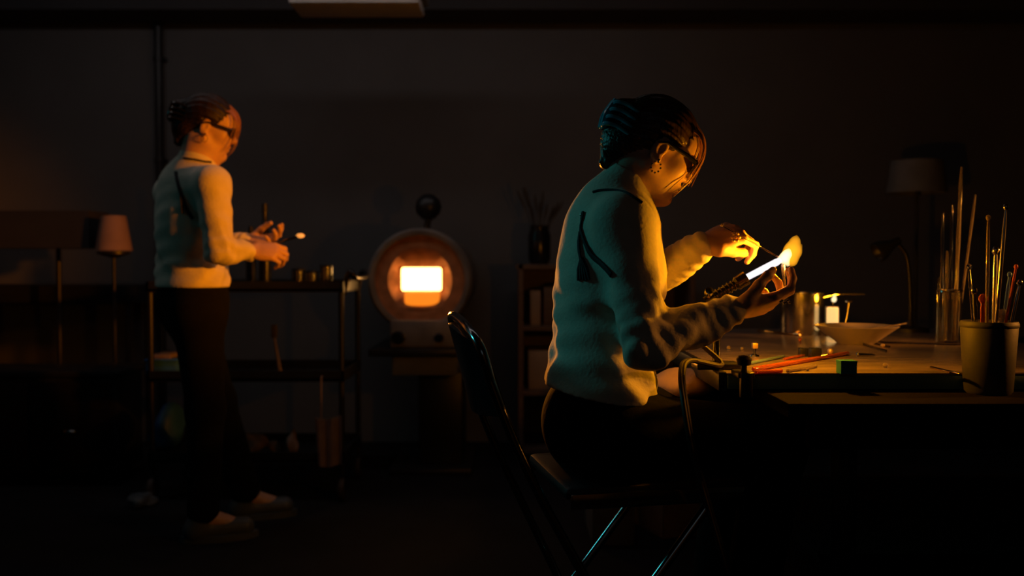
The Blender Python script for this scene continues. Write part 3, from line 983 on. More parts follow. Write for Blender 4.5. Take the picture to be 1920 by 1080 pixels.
def bottle(px, py_top, y, r, m, label, neck=0.4):
    p = at(px, py_top, y)
    h = p.z - zt2
    t = thing('bottle', label, 'bottle', (p.x, y, zt2))
    G().lathe([(0, 0), (r, 0), (r, h * .55), (r * .9, h * .62), (r * neck, h * .74), (r * neck, h * .93), (0, h * .93)], (p.x, y, zt2)).build('bottle_body', m, t)
    G().lathe([(r * neck * 1.2, h * .9), (r * neck * 1.2, h), (0, h)], (p.x, y, zt2), n=18).build('cap', M['black'], t)


bottle(496, 382, 3.92, 0.026, M['gloss'], 'tall black bottle on the cart just past the standing person\'s hands')
bottle(470, 425, 4.02, 0.022, M['gloss'], 'shorter black bottle on the cart left of the tall bottle')
for i, (px, hgt) in enumerate(((560, .07), (585, .06), (612, .085))):
    p = at(px, 520, 3.95)
    lab = ('black tin on the cart top next to the bottles', 'lowest black tin in the middle of the three on the cart top', 'tallest black tin at the right end of the cart top')[i]
    t = thing('tin', lab, 'tin', (p.x, 3.95, zt2))
    G().lathe([(0, 0), (.028, 0), (.028, hgt), (.026, hgt), (.026, hgt - .004), (0, hgt - .004)], (p.x, 3.95, zt2)).build('tin_body', M['tube'], t)
    G().lathe([(.029, hgt), (.029, hgt + .008), (0, hgt + .01)], (p.x, 3.95, zt2)).build('tin_lid', M['black'], t)
p = at(522, 690, 3.85)
t = thing('paint_brush', 'wooden handled brush leaning on the back rail of the cart', 'brush', (p.x, 3.85, zs))
G().tube([(p.x + .005, 3.86, zs + .006), (p.x - 0.025, 3.88, zs + .16)], [.009, .005], 8).build('brush_handle', M['rag'], t)
G().box((p.x - .036, 3.87, zs + .155), (p.x - .012, 3.89, zs + .21), .003).build('bristles', M['reed'], t)

# small pale cloth on the floor by the standing person
q = onz(268, 948, 0.0)
tag(link('crumpled_cloth', *crumple((q.x, q.y, 0.0), (0.055, 0.06, 0.03), 21), M['shoe']), 'small pale crumpled cloth on the floor left of the standing person', 'cloth')

# boxes on the floor beyond the folding chair
p0, p1 = onz(1137, 1024, 0), onz(1190, 1024, 0)
bx = thing('file_carton', 'pale grey carton on the floor behind the folding chair', 'carton', (p0.x, p0.y + .1, 0))
hgt = 0.27
G().box((p0.x - .05, p0.y, 0), (p1.x, p0.y + 0.3, hgt), 0.004).build('carton_body', M['grey'], bx)
G().box((p0.x - .055, p0.y - .004, hgt - .06), (p1.x + .005, p0.y + .304, hgt + .004), 0.003).build('carton_lid', M['pale'], bx)
p0, p1 = onz(1222, 1010, 0), onz(1306, 1010, 0)
bx = thing('open_carton', 'brown open carton on the floor under the bench', 'carton', (p0.x, p0.y + .1, 0))
RZ = Matrix.Rotation(math.radians(20), 3, 'Z')
c = V3((p0.x + p1.x) / 2, p0.y + .12, 0)
g = G()
for lo2, hi2 in (((-.085, -.11, 0), (.085, .11, .006)), ((-.085, -.11, 0), (.085, -.104, .2)), ((-.085, .104, 0), (.085, .11, .2)), ((-.085, -.11, 0), (-.079, .11, .2)), ((.079, -.11, 0), (.085, .11, .2))):
    g.box(c + V3(*lo2), c + V3(*hi2), 0, RZ, c)
g.build('carton_body', M['card'], bx, smooth=False)
for sx, rot in ((-.085, 0.9), (.085, -0.9)):
    RF = RZ @ Matrix.Rotation(rot, 3, 'Y')
    e = c + RZ @ V3(sx, 0, .2)
    G().box(e + V3(-.002, -.108, 0), e + V3(.002, .108, .075), 0, RF, e).build('carton_flap', M['card'], bx, smooth=False)

# ================================================================== work bench
ZB, ZW = 0.72, 0.76
be = thing('work_bench', 'large dark work bench the seated person works at', 'bench', (1.2, 2.5, 0))
G().box((0.545, 1.78, ZB - .03), (2.35, 3.35, ZB), 0.004).build('bench_top', M['bench'], be)
for y in (1.82, 3.28):
    G().box((0.60, y, ZB - .10), (2.30, y + .025, ZB - .03), 0.002).build('apron_rail', M['bench'], be)
for x in (0.70, 2.24):
    for y in (1.90, 3.24):
        G().tube([(x, y, 0), (x, y, ZB - .03)], [0.02, 0.028], 12).build('leg', M['black'], be)
G().box((0.80, 2.35, 0.21), (2.28, 3.2, 0.235), 0.004).build('lower_shelf', M['bench'], be)
for x in (0.72, 2.26):
    G().box((x - .012, 1.9, .16), (x + .012, 3.24, .21), 0.003).build('shelf_bearer', M['black'], be)
G().box((0.70, 3.2, 0.17), (2.24, 3.24, 0.235), .003).build('shelf_edge', M['black'], be)

bd = thing('work_board', 'raised work board with a worn steel sheet on the bench', 'board', (0.95, 2.6, ZB))
G().box((0.464, 1.945, ZB + .004), (1.50, 3.22, ZW - .004), 0.003).build('board_core', M['edge'], bd)
G().box((0.462, 1.943, ZW - .004), (1.502, 3.222, ZW), 0.001).build('steel_sheet', M['sheet'], bd)
G().box((0.446, 1.95, ZB + .0), (0.464, 3.22, ZW + .001), 0.002).build('side_strip', M['black'], bd)
for x in (0.6, 1.45):
    for y in (1.99, 3.15):
        G().lathe([(0, 0), (.015, 0), (.015, .004), (0, .004)], (x, y, ZB), n=12).build('pad', M['rubber'], bd)

# clamp at the near corner of the board
p = onz(1392, 706, ZW)
cl = thing('bench_clamp', 'small black clamp at the near left corner of the board', 'clamp', (p.x, p.y, ZW))
G().box((p.x - .017, p.y - .032, ZW), (p.x + .017, p.y + .03, ZW + .012), .003).box((p.x - .012, p.y - .036, ZB - .03 + .03), (p.x + .012, p.y - .022, ZW + .012), .002).build('clamp_arm', M['black'], cl)
G().lathe([(0.006, 0), (0.006, .014), (.014, .016), (.016, .028), (.012, .034), (0, .036)], (p.x, p.y - .012, ZW + .010)).build('clamp_knob', M['rubber'], cl)

# ------------------------------------------------------------------ bench torch with its flame
T0, T1 = at(1322, 566, 2.03), at(1399, 521, 2.03)
J1 = at(1464, 487, 2.03)
tdir = (T1 - T0).normalized()
to = thing('bench_torch', 'dark metal bench torch with ribbed barrel pointing at the flame', 'torch', (T0.x + .03, 2.03, ZW))
G().tube([T0, T1 - tdir * .03], 0.011, 14).build('barrel', M['gloss'], to)
for i in range(8):
    c = T0 + tdir * (0.024 + i * 0.0095)
    G().lathe([(.0112, -.0025), (.0138, 0), (.0112, .0025)], c, tdir, 16).build('barrel_rib', M['gloss'], to)
G().lathe([(0.011, -.03), (.0165, -.024), (.0165, 0.0), (.012, 0.001), (.012, -.004), (0, -.004)], T1, tdir, 24).build('burner_head', M['gloss'], to)
for (px, py) in ((1329, 548), (1322, 594)):
    q = at(px, py, 1.99)
    k = G().lathe([(.005, -.01), (.009, -.008), (.010, 0), (.009, .008), (.004, .010), (0, .010)], q, (q - T0).normalized(), 12).build('valve_knob', M['steel'], to)
    G().tube([T0 + tdir * .01, q], 0.004, 8).build('valve_stem', M['brass'], k)
sb = T0 + tdir * 0.03
G().tube([(sb.x, sb.y, ZW + .012), sb + V3(0, 0, -.008)], 0.009, 12).build('stand_post', M['tube'], to)
G().box((sb.x - .05, sb.y - .035, ZW), (sb.x + .05, sb.y + .035, ZW + .014), .004).build('stand_base', M['black'], to)
jt = G().tube([T1 + tdir * .001, T1 + tdir * .004, T1 + (J1 - T1) * .5, J1 - tdir * .01, J1], [.006, .0078, .0082, .0086, .006], 16)
tag(jt.build('torch_jet', M['jet']), 'bright white gas jet between the torch head and the orange flame', 'flame')

flm = thing('flame', 'orange flame flaring off the glass at the end of the jet', 'flame', J1)
f = Field(J1 - V3(.06, .06, .06), J1 + V3(.12, .06, .12), 0.0025)
fp = [at(1467, 488, 2.03), at(1479, 482, 2.03), at(1486, 468, 2.03), at(1491, 452, 2.03), at(1494, 442, 2.03)]
for i in range(4):
    f.cone(fp[i], fp[i + 1], (.007, .0185, .018, .011)[i], (.0185, .018, .011, .002)[i], .006)
f.cone(at(1486, 490, 2.03), at(1495, 474, 2.03), .011, .0085, .006)
f.cone(at(1495, 474, 2.03), at(1504, 459, 2.03), .0085, .0015, .006)
f.build('flame_body', M['flame'], flm)
f = Field(J1 - V3(.06, .06, .06), J1 + V3(.12, .06, .12), 0.002)
f.cone(at(1462, 488, 2.03), at(1470, 484, 2.03), .007, .0115, .005)
f.cone(at(1470, 484, 2.03), at(1476, 476, 2.03), .0115, .010, .005)
f.cone(at(1476, 476, 2.03), at(1479, 469, 2.03), .010, .004, .005)
f.cone(at(1472, 488, 2.03), at(1477, 496, 2.03), .010, .005, .005)
f.build('flame_core', M['core'], flm)
fl_l = bpy.data.lights.new('flame_light', 'POINT')
fl_l.energy = 7.0
fl_l.color = ORANGE
fl_l.shadow_soft_size = 0.012
flo = bpy.data.objects.new('flame_light', fl_l)
COL.objects.link(flo)
flo.location = at(1478, 494, 2.04)

# twin hoses off the torch, over the board edge and down to the floor
for i, (dy, lab) in enumerate(((0.0, 'left one of the twin dark gas hoses hanging from the bench edge'), (0.03, 'right one of the twin dark gas hoses hanging from the bench edge'))):
    o_ = 5 * i
    Y = 1.80 + .012 * i
    pts = [T0 - tdir * .005 + V3(0, .012 * i - .006, 0), T0 + V3(-.04, -.01 + dy * .4, -.06), V3(0.462, 1.985 + .02 * i, ZW + .014), at(1290 + o_, 676, 1.93), at(1276 + o_, 700, 1.87), at(1282 + o_, 760, Y), at(1298 + o_, 850, Y), at(1326 + o_, 950, Y), at(1352 + o_, 1040, Y), at(1368 + o_, 1100, Y), at(1400 + o_, 1230, Y)]
    e = pts[-1]
    pts += [V3(e.x + .10, Y, 0.06), V3(e.x + .22, Y + .05, 0.006), V3(e.x + .6, Y + .3, 0.006)]
    tag(G().tube(curve_pts(pts, 6), 0.0052, 8).build('gas_hose', M['rubber']), lab, 'hose', 'gas hoses of the torch')

# ------------------------------------------------------------------ things on the board
# saucepan
p = onz(1503, 607, ZW)
p = V3(at(1503, 600, 3.0).x, 3.0, ZW)
sp = thing('saucepan', 'small steel saucepan at the back of the board', 'saucepan', p)
s_ = F_PX / 3.0
r = 39 / s_
hgt = at(1503, 553, 3.0 - r).z - ZW
G().lathe([(0, 0), (r * .96, 0), (r, .006), (r, hgt), (r + .004, hgt + .002), (r + .004, hgt + .005), (r - .002, hgt + .005), (r - .003, hgt), (r - .004, .008), (0, .006)], p, n=40).build('pan_body', M['steel'], sp)
hp = p + V3(r * .9, -.01, hgt - .012)
G().tube(curve_pts([hp, hp + V3(.05, -.01, .012), hp + V3(.13, -.03, .014)], 6), [.005] * 6 + [.008] * 7, 10, flat=.5).build('pan_handle', M['steel'], sp)
G().ball(p + V3(-r, 0, hgt - .006), .006, 10).build('handle_rivet', M['steel'], sp)
# bright little cup
p = V3(at(1561, 600, 2.92).x, 2.92, ZW)
s_ = F_PX / 2.92
r = 13.5 / s_
hgt = at(1561, 574, 2.92 - r).z - ZW
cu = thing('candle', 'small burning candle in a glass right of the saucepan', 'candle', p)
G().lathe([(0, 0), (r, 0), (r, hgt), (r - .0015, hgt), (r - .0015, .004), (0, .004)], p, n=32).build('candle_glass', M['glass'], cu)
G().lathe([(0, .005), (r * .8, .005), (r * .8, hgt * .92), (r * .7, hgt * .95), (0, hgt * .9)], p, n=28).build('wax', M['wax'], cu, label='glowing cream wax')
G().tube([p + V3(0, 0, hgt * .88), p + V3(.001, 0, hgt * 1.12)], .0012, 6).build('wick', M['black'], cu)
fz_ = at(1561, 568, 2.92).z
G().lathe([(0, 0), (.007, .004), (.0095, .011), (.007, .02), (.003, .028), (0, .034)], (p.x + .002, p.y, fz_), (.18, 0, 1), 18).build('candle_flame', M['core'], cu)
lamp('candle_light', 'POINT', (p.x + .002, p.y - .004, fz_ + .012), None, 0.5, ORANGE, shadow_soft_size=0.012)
e = at(1592, 565, 2.88)
b0 = V3(at(1578, 600, 2.88).x, 2.88, ZW + .004)
t = thing('spoon', 'steel spoon propped on the dish rim just right of the candle', 'spoon', b0)
G().tube(curve_pts([b0, b0 * .5 + e * .5 + V3(.004, 0, 0), e], 4), .002, 8).build('spoon_handle', M['steel'], t)
G().ball(e, (.013, .009, .005), 12).build('spoon_bowl', M['steel'], t)
# shallow dish with glass bits
p = V3(at(1605, 615, 2.66).x, 2.66, ZW)
s_ = F_PX / 2.66
r = 76 / s_
di = thing('shallow_dish', 'wide shallow beige dish of glass bits on the board', 'dish', p)
hgt = at(1605, 612, 2.66).z - ZW
G().lathe([(0, 0), (r * .45, 0), (r * .5, .006), (r * .98, hgt), (r, hgt + .002), (r * .97, hgt + .003), (r * .5, .011), (0, .010)], p, n=48).build('dish_body', M['dish'], di)
rr = random.Random(9)
for i in range(24):
    an, q = rr.uniform(0, 6.28), rr.uniform(.1, .8) * r
    zz = .011 + max(0, (q / r - .5)) / .48 * (hgt - .008)
    sz = rr.uniform(.004, .009)
    c = p + V3(q * math.cos(an), q * math.sin(an), zz + sz * .8)
    bm = bmesh.new()
    bmesh.ops.create_icosphere(bm, subdivisions=1, radius=sz)
    V = [c + Vector((v.co.x * rr.uniform(.7, 1.2), v.co.y * rr.uniform(.7, 1.2), v.co.z * rr.uniform(.6, 1))) for v in bm.verts]
    bm.verts.index_update()
    Fc = [[v.index for v in fa.verts] for fa in bm.faces]
    bm.free()
    tag(link('glass_bit', V, Fc, M['amber'] if i % 3 == 0 else M['milky'], smooth=False), 'small broken glass bit lying in the shallow dish', 'glass', 'glass bits in the dish')
q0, q1 = at(1662, 613, 2.60), at(1700, 606, 2.62)
tag(G().tube([at(1622, 617, 2.58), q0, q1], .0022, 8).build('glass_stirrer', M['milky']), 'thin pale glass stick over the right rim of the dish', 'stick')
# glass rods lying on the board


def rod(px0, py0, px1, py1, r, m, name, label, cat, group=None, n=10):
    a, b = onz(px0, py0, ZW), onz(px1, py1, ZW)
    a.z = b.z = ZW + r
    o = G().tube([a, a * .99 + b * .01, a * .5 + b * .5, a * .01 + b * .99, b], [r * .7, r, r, r, r * .7], n).build(name, m)
    return tag(o, label, cat, group)


rod(1412, 697, 1590, 666, .0055, M['amber'], 'glass_rod', 'thick orange glass rod lying across the front of the board', 'glass rod', 'glass rods lying on the board')
rod(1388, 688, 1470, 671, .004, M['bluegl'], 'glass_rod', 'pale blue glass rod lying left behind the orange rod', 'glass rod', 'glass rods lying on the board')
rod(1470, 676, 1530, 664, .0035, M['amber'], 'glass_rod', 'short amber glass rod between the blue rod and two dark blocks', 'glass rod', 'glass rods lying on the board')
rod(1416, 702, 1466, 699, .0045, M['amber'], 'glass_rod', 'short red glass rod on the front edge beside the clamp', 'glass rod', 'glass rods lying on the board')
rod(1476, 699, 1530, 690, .004, M['milky'], 'glass_rod', 'short pale glass rod in front of the orange rod', 'glass rod', 'glass rods lying on the board')
rod(1618, 646, 1662, 660, .003, M['tube'], 'steel_pick', 'steel pick lying right of the dish, front one', 'pick', 'steel picks on the board')
rod(1628, 640, 1668, 652, .003, M['tube'], 'steel_pick', 'steel pick lying right of the dish, rear one', 'pick', 'steel picks on the board')
rod(1420, 621, 1500, 630, .004, M['brass'], 'brass_rod', 'brass rod lying on the board left of the saucepan', 'rod')
rod(1745, 691, 1800, 704, .003, M['brass'], 'brass_wire', 'thin brass wire on the board beside the tool cup', 'wire')


def bead(px, py, r, m, label, name='glass_bead', gr='glass beads on the board'):
    a = onz(px, py, ZW)
    a.z = ZW + r
    tag(G().ball(a, (r, r, r), 12).build(name, m), label, 'bead', gr)


bead(1366, 656, .006, M['milky'], 'small glass bead on the board just under the forearm')
bead(1391, 657, .005, M['milky'], 'small glass bead between the forearm and the brightest bead')
bead(1598, 640, .008, M['satin'], 'round brass bead shining in front of the dish', 'brass_bead')
bead(1655, 652, .006, M['satin'], 'round brass bead beside the steel picks', 'brass_bead')
bead(1557, 664, .008, M['satin'], 'round brass bead just behind the orange rod', 'brass_bead')
bead(1660, 690, .006, M['milky'], 'small glass bead right of the teal paper')
bead(1500, 640, .006, M['amber'], 'amber bead on the board before the saucepan')
bead(1514, 696, .004, M['milky'], 'tiny glass bead in front of the orange rod')
# bead on a little stand (bright square glint with its mirror image)
p = onz(1415, 668, ZW)
st = thing('bead_stand', 'small stand topped by a bright square bead on the board', 'stand', p)
G().lathe([(0, 0), (.012, 0), (.011, .004), (.003, .006), (.003, .022), (0, .022)], p, n=18).build('stand_foot', M['tube'], st)
G().box((p.x - .007, p.y - .007, p.z + .020), (p.x + .007, p.y + .007, p.z + .034), .002).build('square_bead', M['satin'], st)
# two dark blocks, teal paper
for i, (x, y, s2, lab) in enumerate(((1506, 668, .021, 'small dark graphite block, the left one of a pair on the board'), (1528, 672, .026, 'dark graphite block, the right and larger one of a pair'))):
    a = onz(x, y, ZW)
    tag(G().box((a.x - s2 / 2, a.y - s2 / 2, ZW), (a.x + s2 / 2, a.y + s2 / 2, ZW + s2), .002).build('graphite_block', M['black']), lab, 'block', 'graphite blocks on the board')
a = onz(1592, 702, ZW)
tp = thing('note_block', 'small teal paper block near the front edge of the board', 'paper', (a.x, a.y, ZW))
G().box((a.x - .017, a.y, ZW), (a.x + .017, a.y + .03, ZW + .028), .001).build('paper_stack', M['tealp'], tp, smooth=False)
G().box((a.x - .0175, a.y - .0005, ZW + .024), (a.x + .0175, a.y + .0305, ZW + .0285), .0005).build('top_sheet', M['tealp'], tp, smooth=False)
# flat dark tray with tweezers
a = onz(1624, 668, ZW)
tr = thing('tweezers', 'dark steel tweezers lying right of the teal paper', 'tweezers', a)
G().tube([a + V3(-.02, 0, .004), a + V3(.02, .006, .004)], [.004, .0015], 8).tube([a + V3(-.02, 0, .004), a + V3(.02, -.006, .004)], [.004, .0015], 8).build('tweezer_arms', M['tube'], tr)
G().ball(a + V3(-.021, 0, .005), .005, 8).build('tweezer_joint', M['steel'], tr)

# ------------------------------------------------------------------ glass jar of rods and cup of tools, right
def jar_of_rods():
    p = V3(at(1778, 630, 2.62).x, 2.62, ZW)
    s_ = F_PX / 2.62
    r = 23 / s_
    h = at(1778, 545, 2.62).z - ZW
    t = thing('glass_jar', 'clear glass jar of tall glass rods at the right', 'jar', p)
    G().lathe([(0, 0), (r, 0), (r, h), (r - .003, h), (r - .003, .006), (0, .006)], p, n=32).build('jar_wall', M['glass'], t)
    G().lathe([(r, h - .004), (r + .003, h), (r, h + .004), (r - .003, h)], p, n=32, closed=True).build('jar_rim', M['glass'], t)
    L = [(1768, 400, 1764, 640, 'leftmost', .0042), (1776, 470, 1772, 636, 'short second', .005), (1785, 385, 1781, 638, 'third', .0042), (1803, 313, 1788, 640, 'tallest', .0052), (1795, 430, 1790, 640, 'thin rear', .003), (1829, 365, 1793, 640, 'right leaning', .0034), (1760, 520, 1762, 640, 'shortest', .0036)]
    names = {'leftmost': 'leftmost glass rod in the clear jar, thin and upright', 'short second': 'stout short glass rod beside the leftmost one in the clear jar', 'third': 'upright glass rod left of the tallest rod in the clear jar', 'tallest': 'tallest glass rod in the clear jar with bright bands', 'thin rear': 'very thin glass rod right before the tallest rod in the jar', 'right leaning': 'glass rod leaning far right out of the clear jar', 'shortest': 'shortest glass rod at the left wall of the clear jar'}
    for i, (x0, y0, x1, y1, k, rr_) in enumerate(L):
        e = at(x0, y0, 2.62 + .008 * (i % 3 - 1))
        b = at(x1, y1, 2.62 + .012 * (i % 3 - 1))
        b.z = ZW + .012
        n = 9
        pts = [b + (e - b) * (j / n) for j in range(n + 1)]
        rad = [rr_ * (1 + .12 * math.sin(j * 2.1 + i)) for j in range(n)] + [rr_ * .6]
        tag(G().tube(pts, rad, 10).build('glass_rod', M['milky'] if i % 2 else M['glass']), names[k], 'glass rod', 'glass rods in the clear jar')


jar_of_rods()
pc = V3(at(1853, 700, 1.92).x, 1.92, ZB)
s_ = F_PX / 1.92
rt_, rb_ = 50 / s_, 42 / s_
hc = at(1853, 608, 1.92 - rt_).z - ZB
tc_ = thing('tool_cup', 'grey ceramic cup of tools at the right end of the bench', 'cup', pc)
G().lathe([(0, 0), (rb_ * .9, 0), (rb_, .006), (rt_, hc), (rt_ - .002, hc + .003), (rt_ - .006, hc), (rb_ - .006, .01), (0, .008)], pc, n=40).build('cup_wall', M['pot'], tc_)
G().lathe([(rt_ * .985, hc * .93), (rt_ * 1.02, hc * .95), (rt_ * 1.01, hc * .99), (rt_ * .99, hc)], pc, n=40).build('cup_lip', M['pot'], tc_)
TL = [(1853, 408, 1848, 'milky', .0035, 'pale glass rod with banded tip standing in the tool cup'),
      (1886, 388, 1858, 'steel', .004, 'long bright steel rod leaning right in the tool cup'),
      (1867, 470, 1862, 'steel', .0055, 'thick steel mandrel in the middle of the tool cup'),
      (1826, 545, 1838, 'steel', .0045, 'steel tool leaning left out of the tool cup'),
      (1817, 500, 1836, 'glass', .004, 'clear glass rod leaning farthest left out of the tool cup'),
      (1893, 515, 1866, 'bluegl', .0035, 'pale blue glass rod leaning right in the tool cup'),
      (1912, 530, 1872, 'steel', .004, 'short steel tool leaning farthest right out of the tool cup'),
      (1843, 560, 1846, 'amber', .006, 'stubby amber glass rod in the tool cup'),
      (1880, 590, 1870, 'milky', .007, 'stubby pale glass rod at the right lip of the tool cup'),
      (1905, 500, 1864, 'amber', .003, 'thin amber glass rod at the right of the tool cup')]
for i, (x0, y0, x1, mk, rr_, lab) in enumerate(TL):
    e = at(x0, y0, 1.92 + .012 * (i % 3 - 1))
    b = at(x1, 725, 1.92 + .010 * (i % 3 - 1))
    b.z = ZB + .014
    t = thing('glass_rod' if mk in ('milky', 'glass', 'bluegl', 'amber') else 'hand_tool', lab, 'glass rod' if mk in ('milky', 'glass', 'bluegl', 'amber') else 'tool', b, 'tools in the tool cup')
    n = 8
    pts = [b + (e - b) * (j / n) for j in range(n + 1)]
    G().tube(pts, [rr_] * n + [rr_ * .6], 10).build('shaft', M[mk], t)
    G().ball(e, (rr_ * 1.5, rr_ * 1.5, rr_ * 1.9), 10).build('tip', M['steel' if mk in ('brass', 'steel') else mk], t)

# desk lamp and floor lamp in the dark, right
q0 = at(1664, 458, 3.1)
bz = V3(at(1706, 640, 3.1).x, 3.1, ZW)
gl = thing('desk_lamp', 'unlit black gooseneck desk lamp at the back of the bench', 'lamp', bz)
G().lathe([(0, 0), (.06, 0), (.06, .012), (.015, .02), (.01, .035), (0, .035)], bz).build('base', M['black'], gl)
G().tube(curve_pts([bz + V3(0, 0, .02), at(1707, 560, 3.1), at(1702, 490, 3.1), at(1688, 462, 3.1), q0 + V3(.02, 0, .004)], 6), .007, 10).build('gooseneck', M['black'], gl)
G().lathe([(.012, -.03), (.016, 0), (.034, .04), (.036, .06), (.033, .06), (.03, .04), (0, .01)], q0 + V3(.015, 0, 0), (-.8, 0, -.45), 24).build('lamp_head', M['black'], gl)
p = V3(at(1718, 400, 4.3).x, 4.3, 0)
fp_ = thing('floor_lamp', 'floor lamp with a dim grey drum shade behind the bench', 'lamp', p)
zt_, zb_ = at(1700, 302, 4.3).z, at(1700, 362, 4.3).z
G().lathe([(.135, zb_), (.115, zt_), (.112, zt_), (.132, zb_)], p, n=40, closed=True).build('lamp_shade', M['grey'], fp_)
G().tube([p + V3(0, 0, .02), p + V3(0, 0, zt_ - .02)], .009, 10).build('pole', M['black'], fp_)
G().lathe([(0, 0), (.14, 0), (.14, .012), (.02, .03), (0, .03)], p).build('base', M['black'], fp_)
g = G()
for k in range(3):
    a = 2 * math.pi * k / 3
    g.tube([p + V3(0, 0, zt_ - .03), p + V3(.114 * math.cos(a), .114 * math.sin(a), zt_ - .008)], .002, 6)
g.build('shade_spider', M['black'], fp_)

# ================================================================== folding chair
YN, YF = 1.86, 2.22
fc = thing('folding_chair', 'black folding chair with shiny tubes under the seated person', 'chair', (0.2, 2.05, 0))
near = [at(901, 652, YN), at(920, 715, YN), at(945, 782, YN), at(970, 842, YN), at(1015, 935, YN), at(1085, 1062, YN)]
far = [at(849, 606, YF), at(868, 670, YF), at(890, 735, YF), at(912, 795, YF), at(948, 878, YF), at(978, 940, YF)]
ends = []
for L in (near, far):
    d = (L[-1] - L[-2])
    k = (L[-1].z - 0.012) / -d.z
    L.append(L[-1] + d * k)
    ends.append(L[-1])
side = (far[0] - near[0])
top = curve_pts([near[1], near[0], near[0] * .8 + far[0] * .2 + V3(-.012, 0, .028), near[0] * .5 + far[0] * .5 + V3(-.014, 0, .034), near[0] * .2 + far[0] * .8 + V3(-.012, 0, .028), far[0], far[1]], 5)
G().tube(top, .0105, 12).build('top_rail', M['tube'], fc)
for L in (near, far):
    G().tube(curve_pts(L[1:], 5), .0105, 12).build('side_frame', M['tube'], fc)
# curved back panel between the tubes
V, Fc = [], []
n = 11
rows = 7
for j in range(rows):
    t = j / (rows - 1)
    A = near[0] + (near[2] - near[0]) * t
    B = far[0] + (far[2] - far[0]) * t
    for i in range(n):
        u = i / (n - 1)
        bow = -0.035 * math.sin(math.pi * u)
        V.append(A + (B - A) * u + V3(bow, 0, .018 * math.sin(math.pi * u) * (1 - 2 * t)))
m = len(V)
V += [v + V3(.010, 0.002, 0.003) for v in V]
for j in range(rows - 1):
    for i in range(n - 1):
        a = j * n + i
        Fc.append((a, a + 1, a + n + 1, a + n))
        Fc.append((a + m, a + n + m, a + n + 1 + m, a + 1 + m))
bn = list(range(n)) + [j * n + n - 1 for j in range(1, rows)] + [(rows - 1) * n + i for i in range(n - 2, -1, -1)] + [j * n for j in range(rows - 2, 0, -1)]
Fc += [(bn[k], bn[(k + 1) % len(bn)], bn[(k + 1) % len(bn)] + m, bn[k] + m) for k in range(len(bn))]
link('backrest', V, Fc, M['gloss'], fc)
hn, hf2 = near[4], far[4] + V3(.02, 0, -.06)
fwd = V3(near[0].y - far[0].y, far[0].x - near[0].x, 0)
fwd = V3(math.cos(.2), math.sin(.2), 0)
lat = V3(-math.sin(.2), math.cos(.2), 0)
sc = V3(0.27, 2.045, 0.522)
RS = Matrix.Rotation(.2, 3, 'Z')
G().box(sc + V3(-.20, -.175, -.012), sc + V3(.20, .175, .016), .012, RS, sc).build('seat', M['black'], fc)
for y in (-.185, .175):
    G().box(sc + V3(-.19, y, -.028), sc + V3(.19, y + .01, .004), .003, RS, sc).build('seat_rail', M['tube'], fc)
for sg in (-1, 1):
    a = sc + fwd * .13 + lat * (.165 * sg) + V3(0, 0, -.02)
    b = sc - fwd * .26 + lat * (.165 * sg)
    b.z = 0.012
    G().tube([a, b], .0105, 12).build('rear_leg', M['tube'], fc)
    G().lathe([(0.013, 0), (.015, .012), (.013, .028), (0, .028)], (b.x, b.y, 0.0), n=14).build('foot_cap', M['rubber'], fc)
for e in ends:
    G().lathe([(0.013, 0), (.015, .012), (.013, .028), (0, .028)], (e.x, e.y, 0.0), n=14).build('foot_cap', M['rubber'], fc)
b1 = sc - fwd * .20
G().tube([b1 + lat * -.165 + V3(0, 0, -.37), b1 + lat * .165 + V3(0, 0, -.37)], .008, 10).build('cross_bar', M['tube'], fc)
k = .45
G().tube([near[5] * (1 - k) + near[6] * k, far[5] * (1 - k) + far[6] * k + V3(0, 0, -.02)], .008, 10).build('cross_bar', M['tube'], fc)

# ================================================================== seated person
def frame(yaw, pitch, roll=0.0):
    """columns forward, left, up; yaw 0 faces +X, positive turns away from the camera, positive pitch looks down"""
    Rm = Matrix.Rotation(yaw, 3, 'Z') @ Matrix.Rotation(pitch, 3, 'Y') @ Matrix.Rotation(roll, 3, 'X')
    return np.array(Rm)


ya = math.radians(14)
fwv = V3(math.cos(ya), math.sin(ya), 0)
lfv = V3(-math.sin(ya), math.cos(ya), 0)
pel = at(1120, 800, 2.06)
pel.z = 0.635
J = dict(pelvis=pel, chest=at(1138, 500, 2.08), neck=at(1153, 380, 2.10), head=at(1230, 283, 2.09),
         sh_r=at(1166, 420, 1.96), el_r=at(1212, 645, 1.87), wr_r=at(1376, 582, 1.92),
         sh_l=at(1118, 408, 2.26), el_l=at(1184, 548, 2.22), wr_l=at(1320, 460, 2.06),
         hand_r=dict(f=(0.86, 0.15, 0.16), n=(-0.25, 0.45, 0.85), curl=[(0.25, 0.75, 0.4), (0.3, 0.8, 0.45), (0.5, 0.9, 0.5), (0.7, 1.0, 0.6)], thumb=(0.75, 0.35, 0.55)),
         hand_l=dict(f=(0.90, 0.16, 0.36), n=(0.1, 0.55, -0.7), curl=[(0.8, 1.1, 0.5), (0.95, 1.2, 0.6), (1.1, 1.2, 0.6), (1.2, 1.2, 0.6)], thumb=(0.8, 0.0, 0.55)),
         hip_r=pel + lfv * -.09 + fwv * .03 + V3(0, 0, -.015), hip_l=pel + lfv * .09 + fwv * .03 + V3(0, 0, -.015),
         kn_r=V3(0.60, 2.03, 0.605), kn_l=V3(0.575, 2.30, 0.605), an_r=V3(0.50, 1.99, 0.085), an_l=V3(0.52, 2.36, 0.085),
         toe=V3(math.cos(.15), math.sin(.15), 0), shoe_mat=M['dkshoe'], clip_mat=M['clip'], hair_mat=M['hair'])
Rh = frame(math.radians(6), math.radians(27))
Rt = frame(ya, math.radians(8))
hem = (at(1112, 735, 2.06), Vector((-0.16, 0.0, -1)))
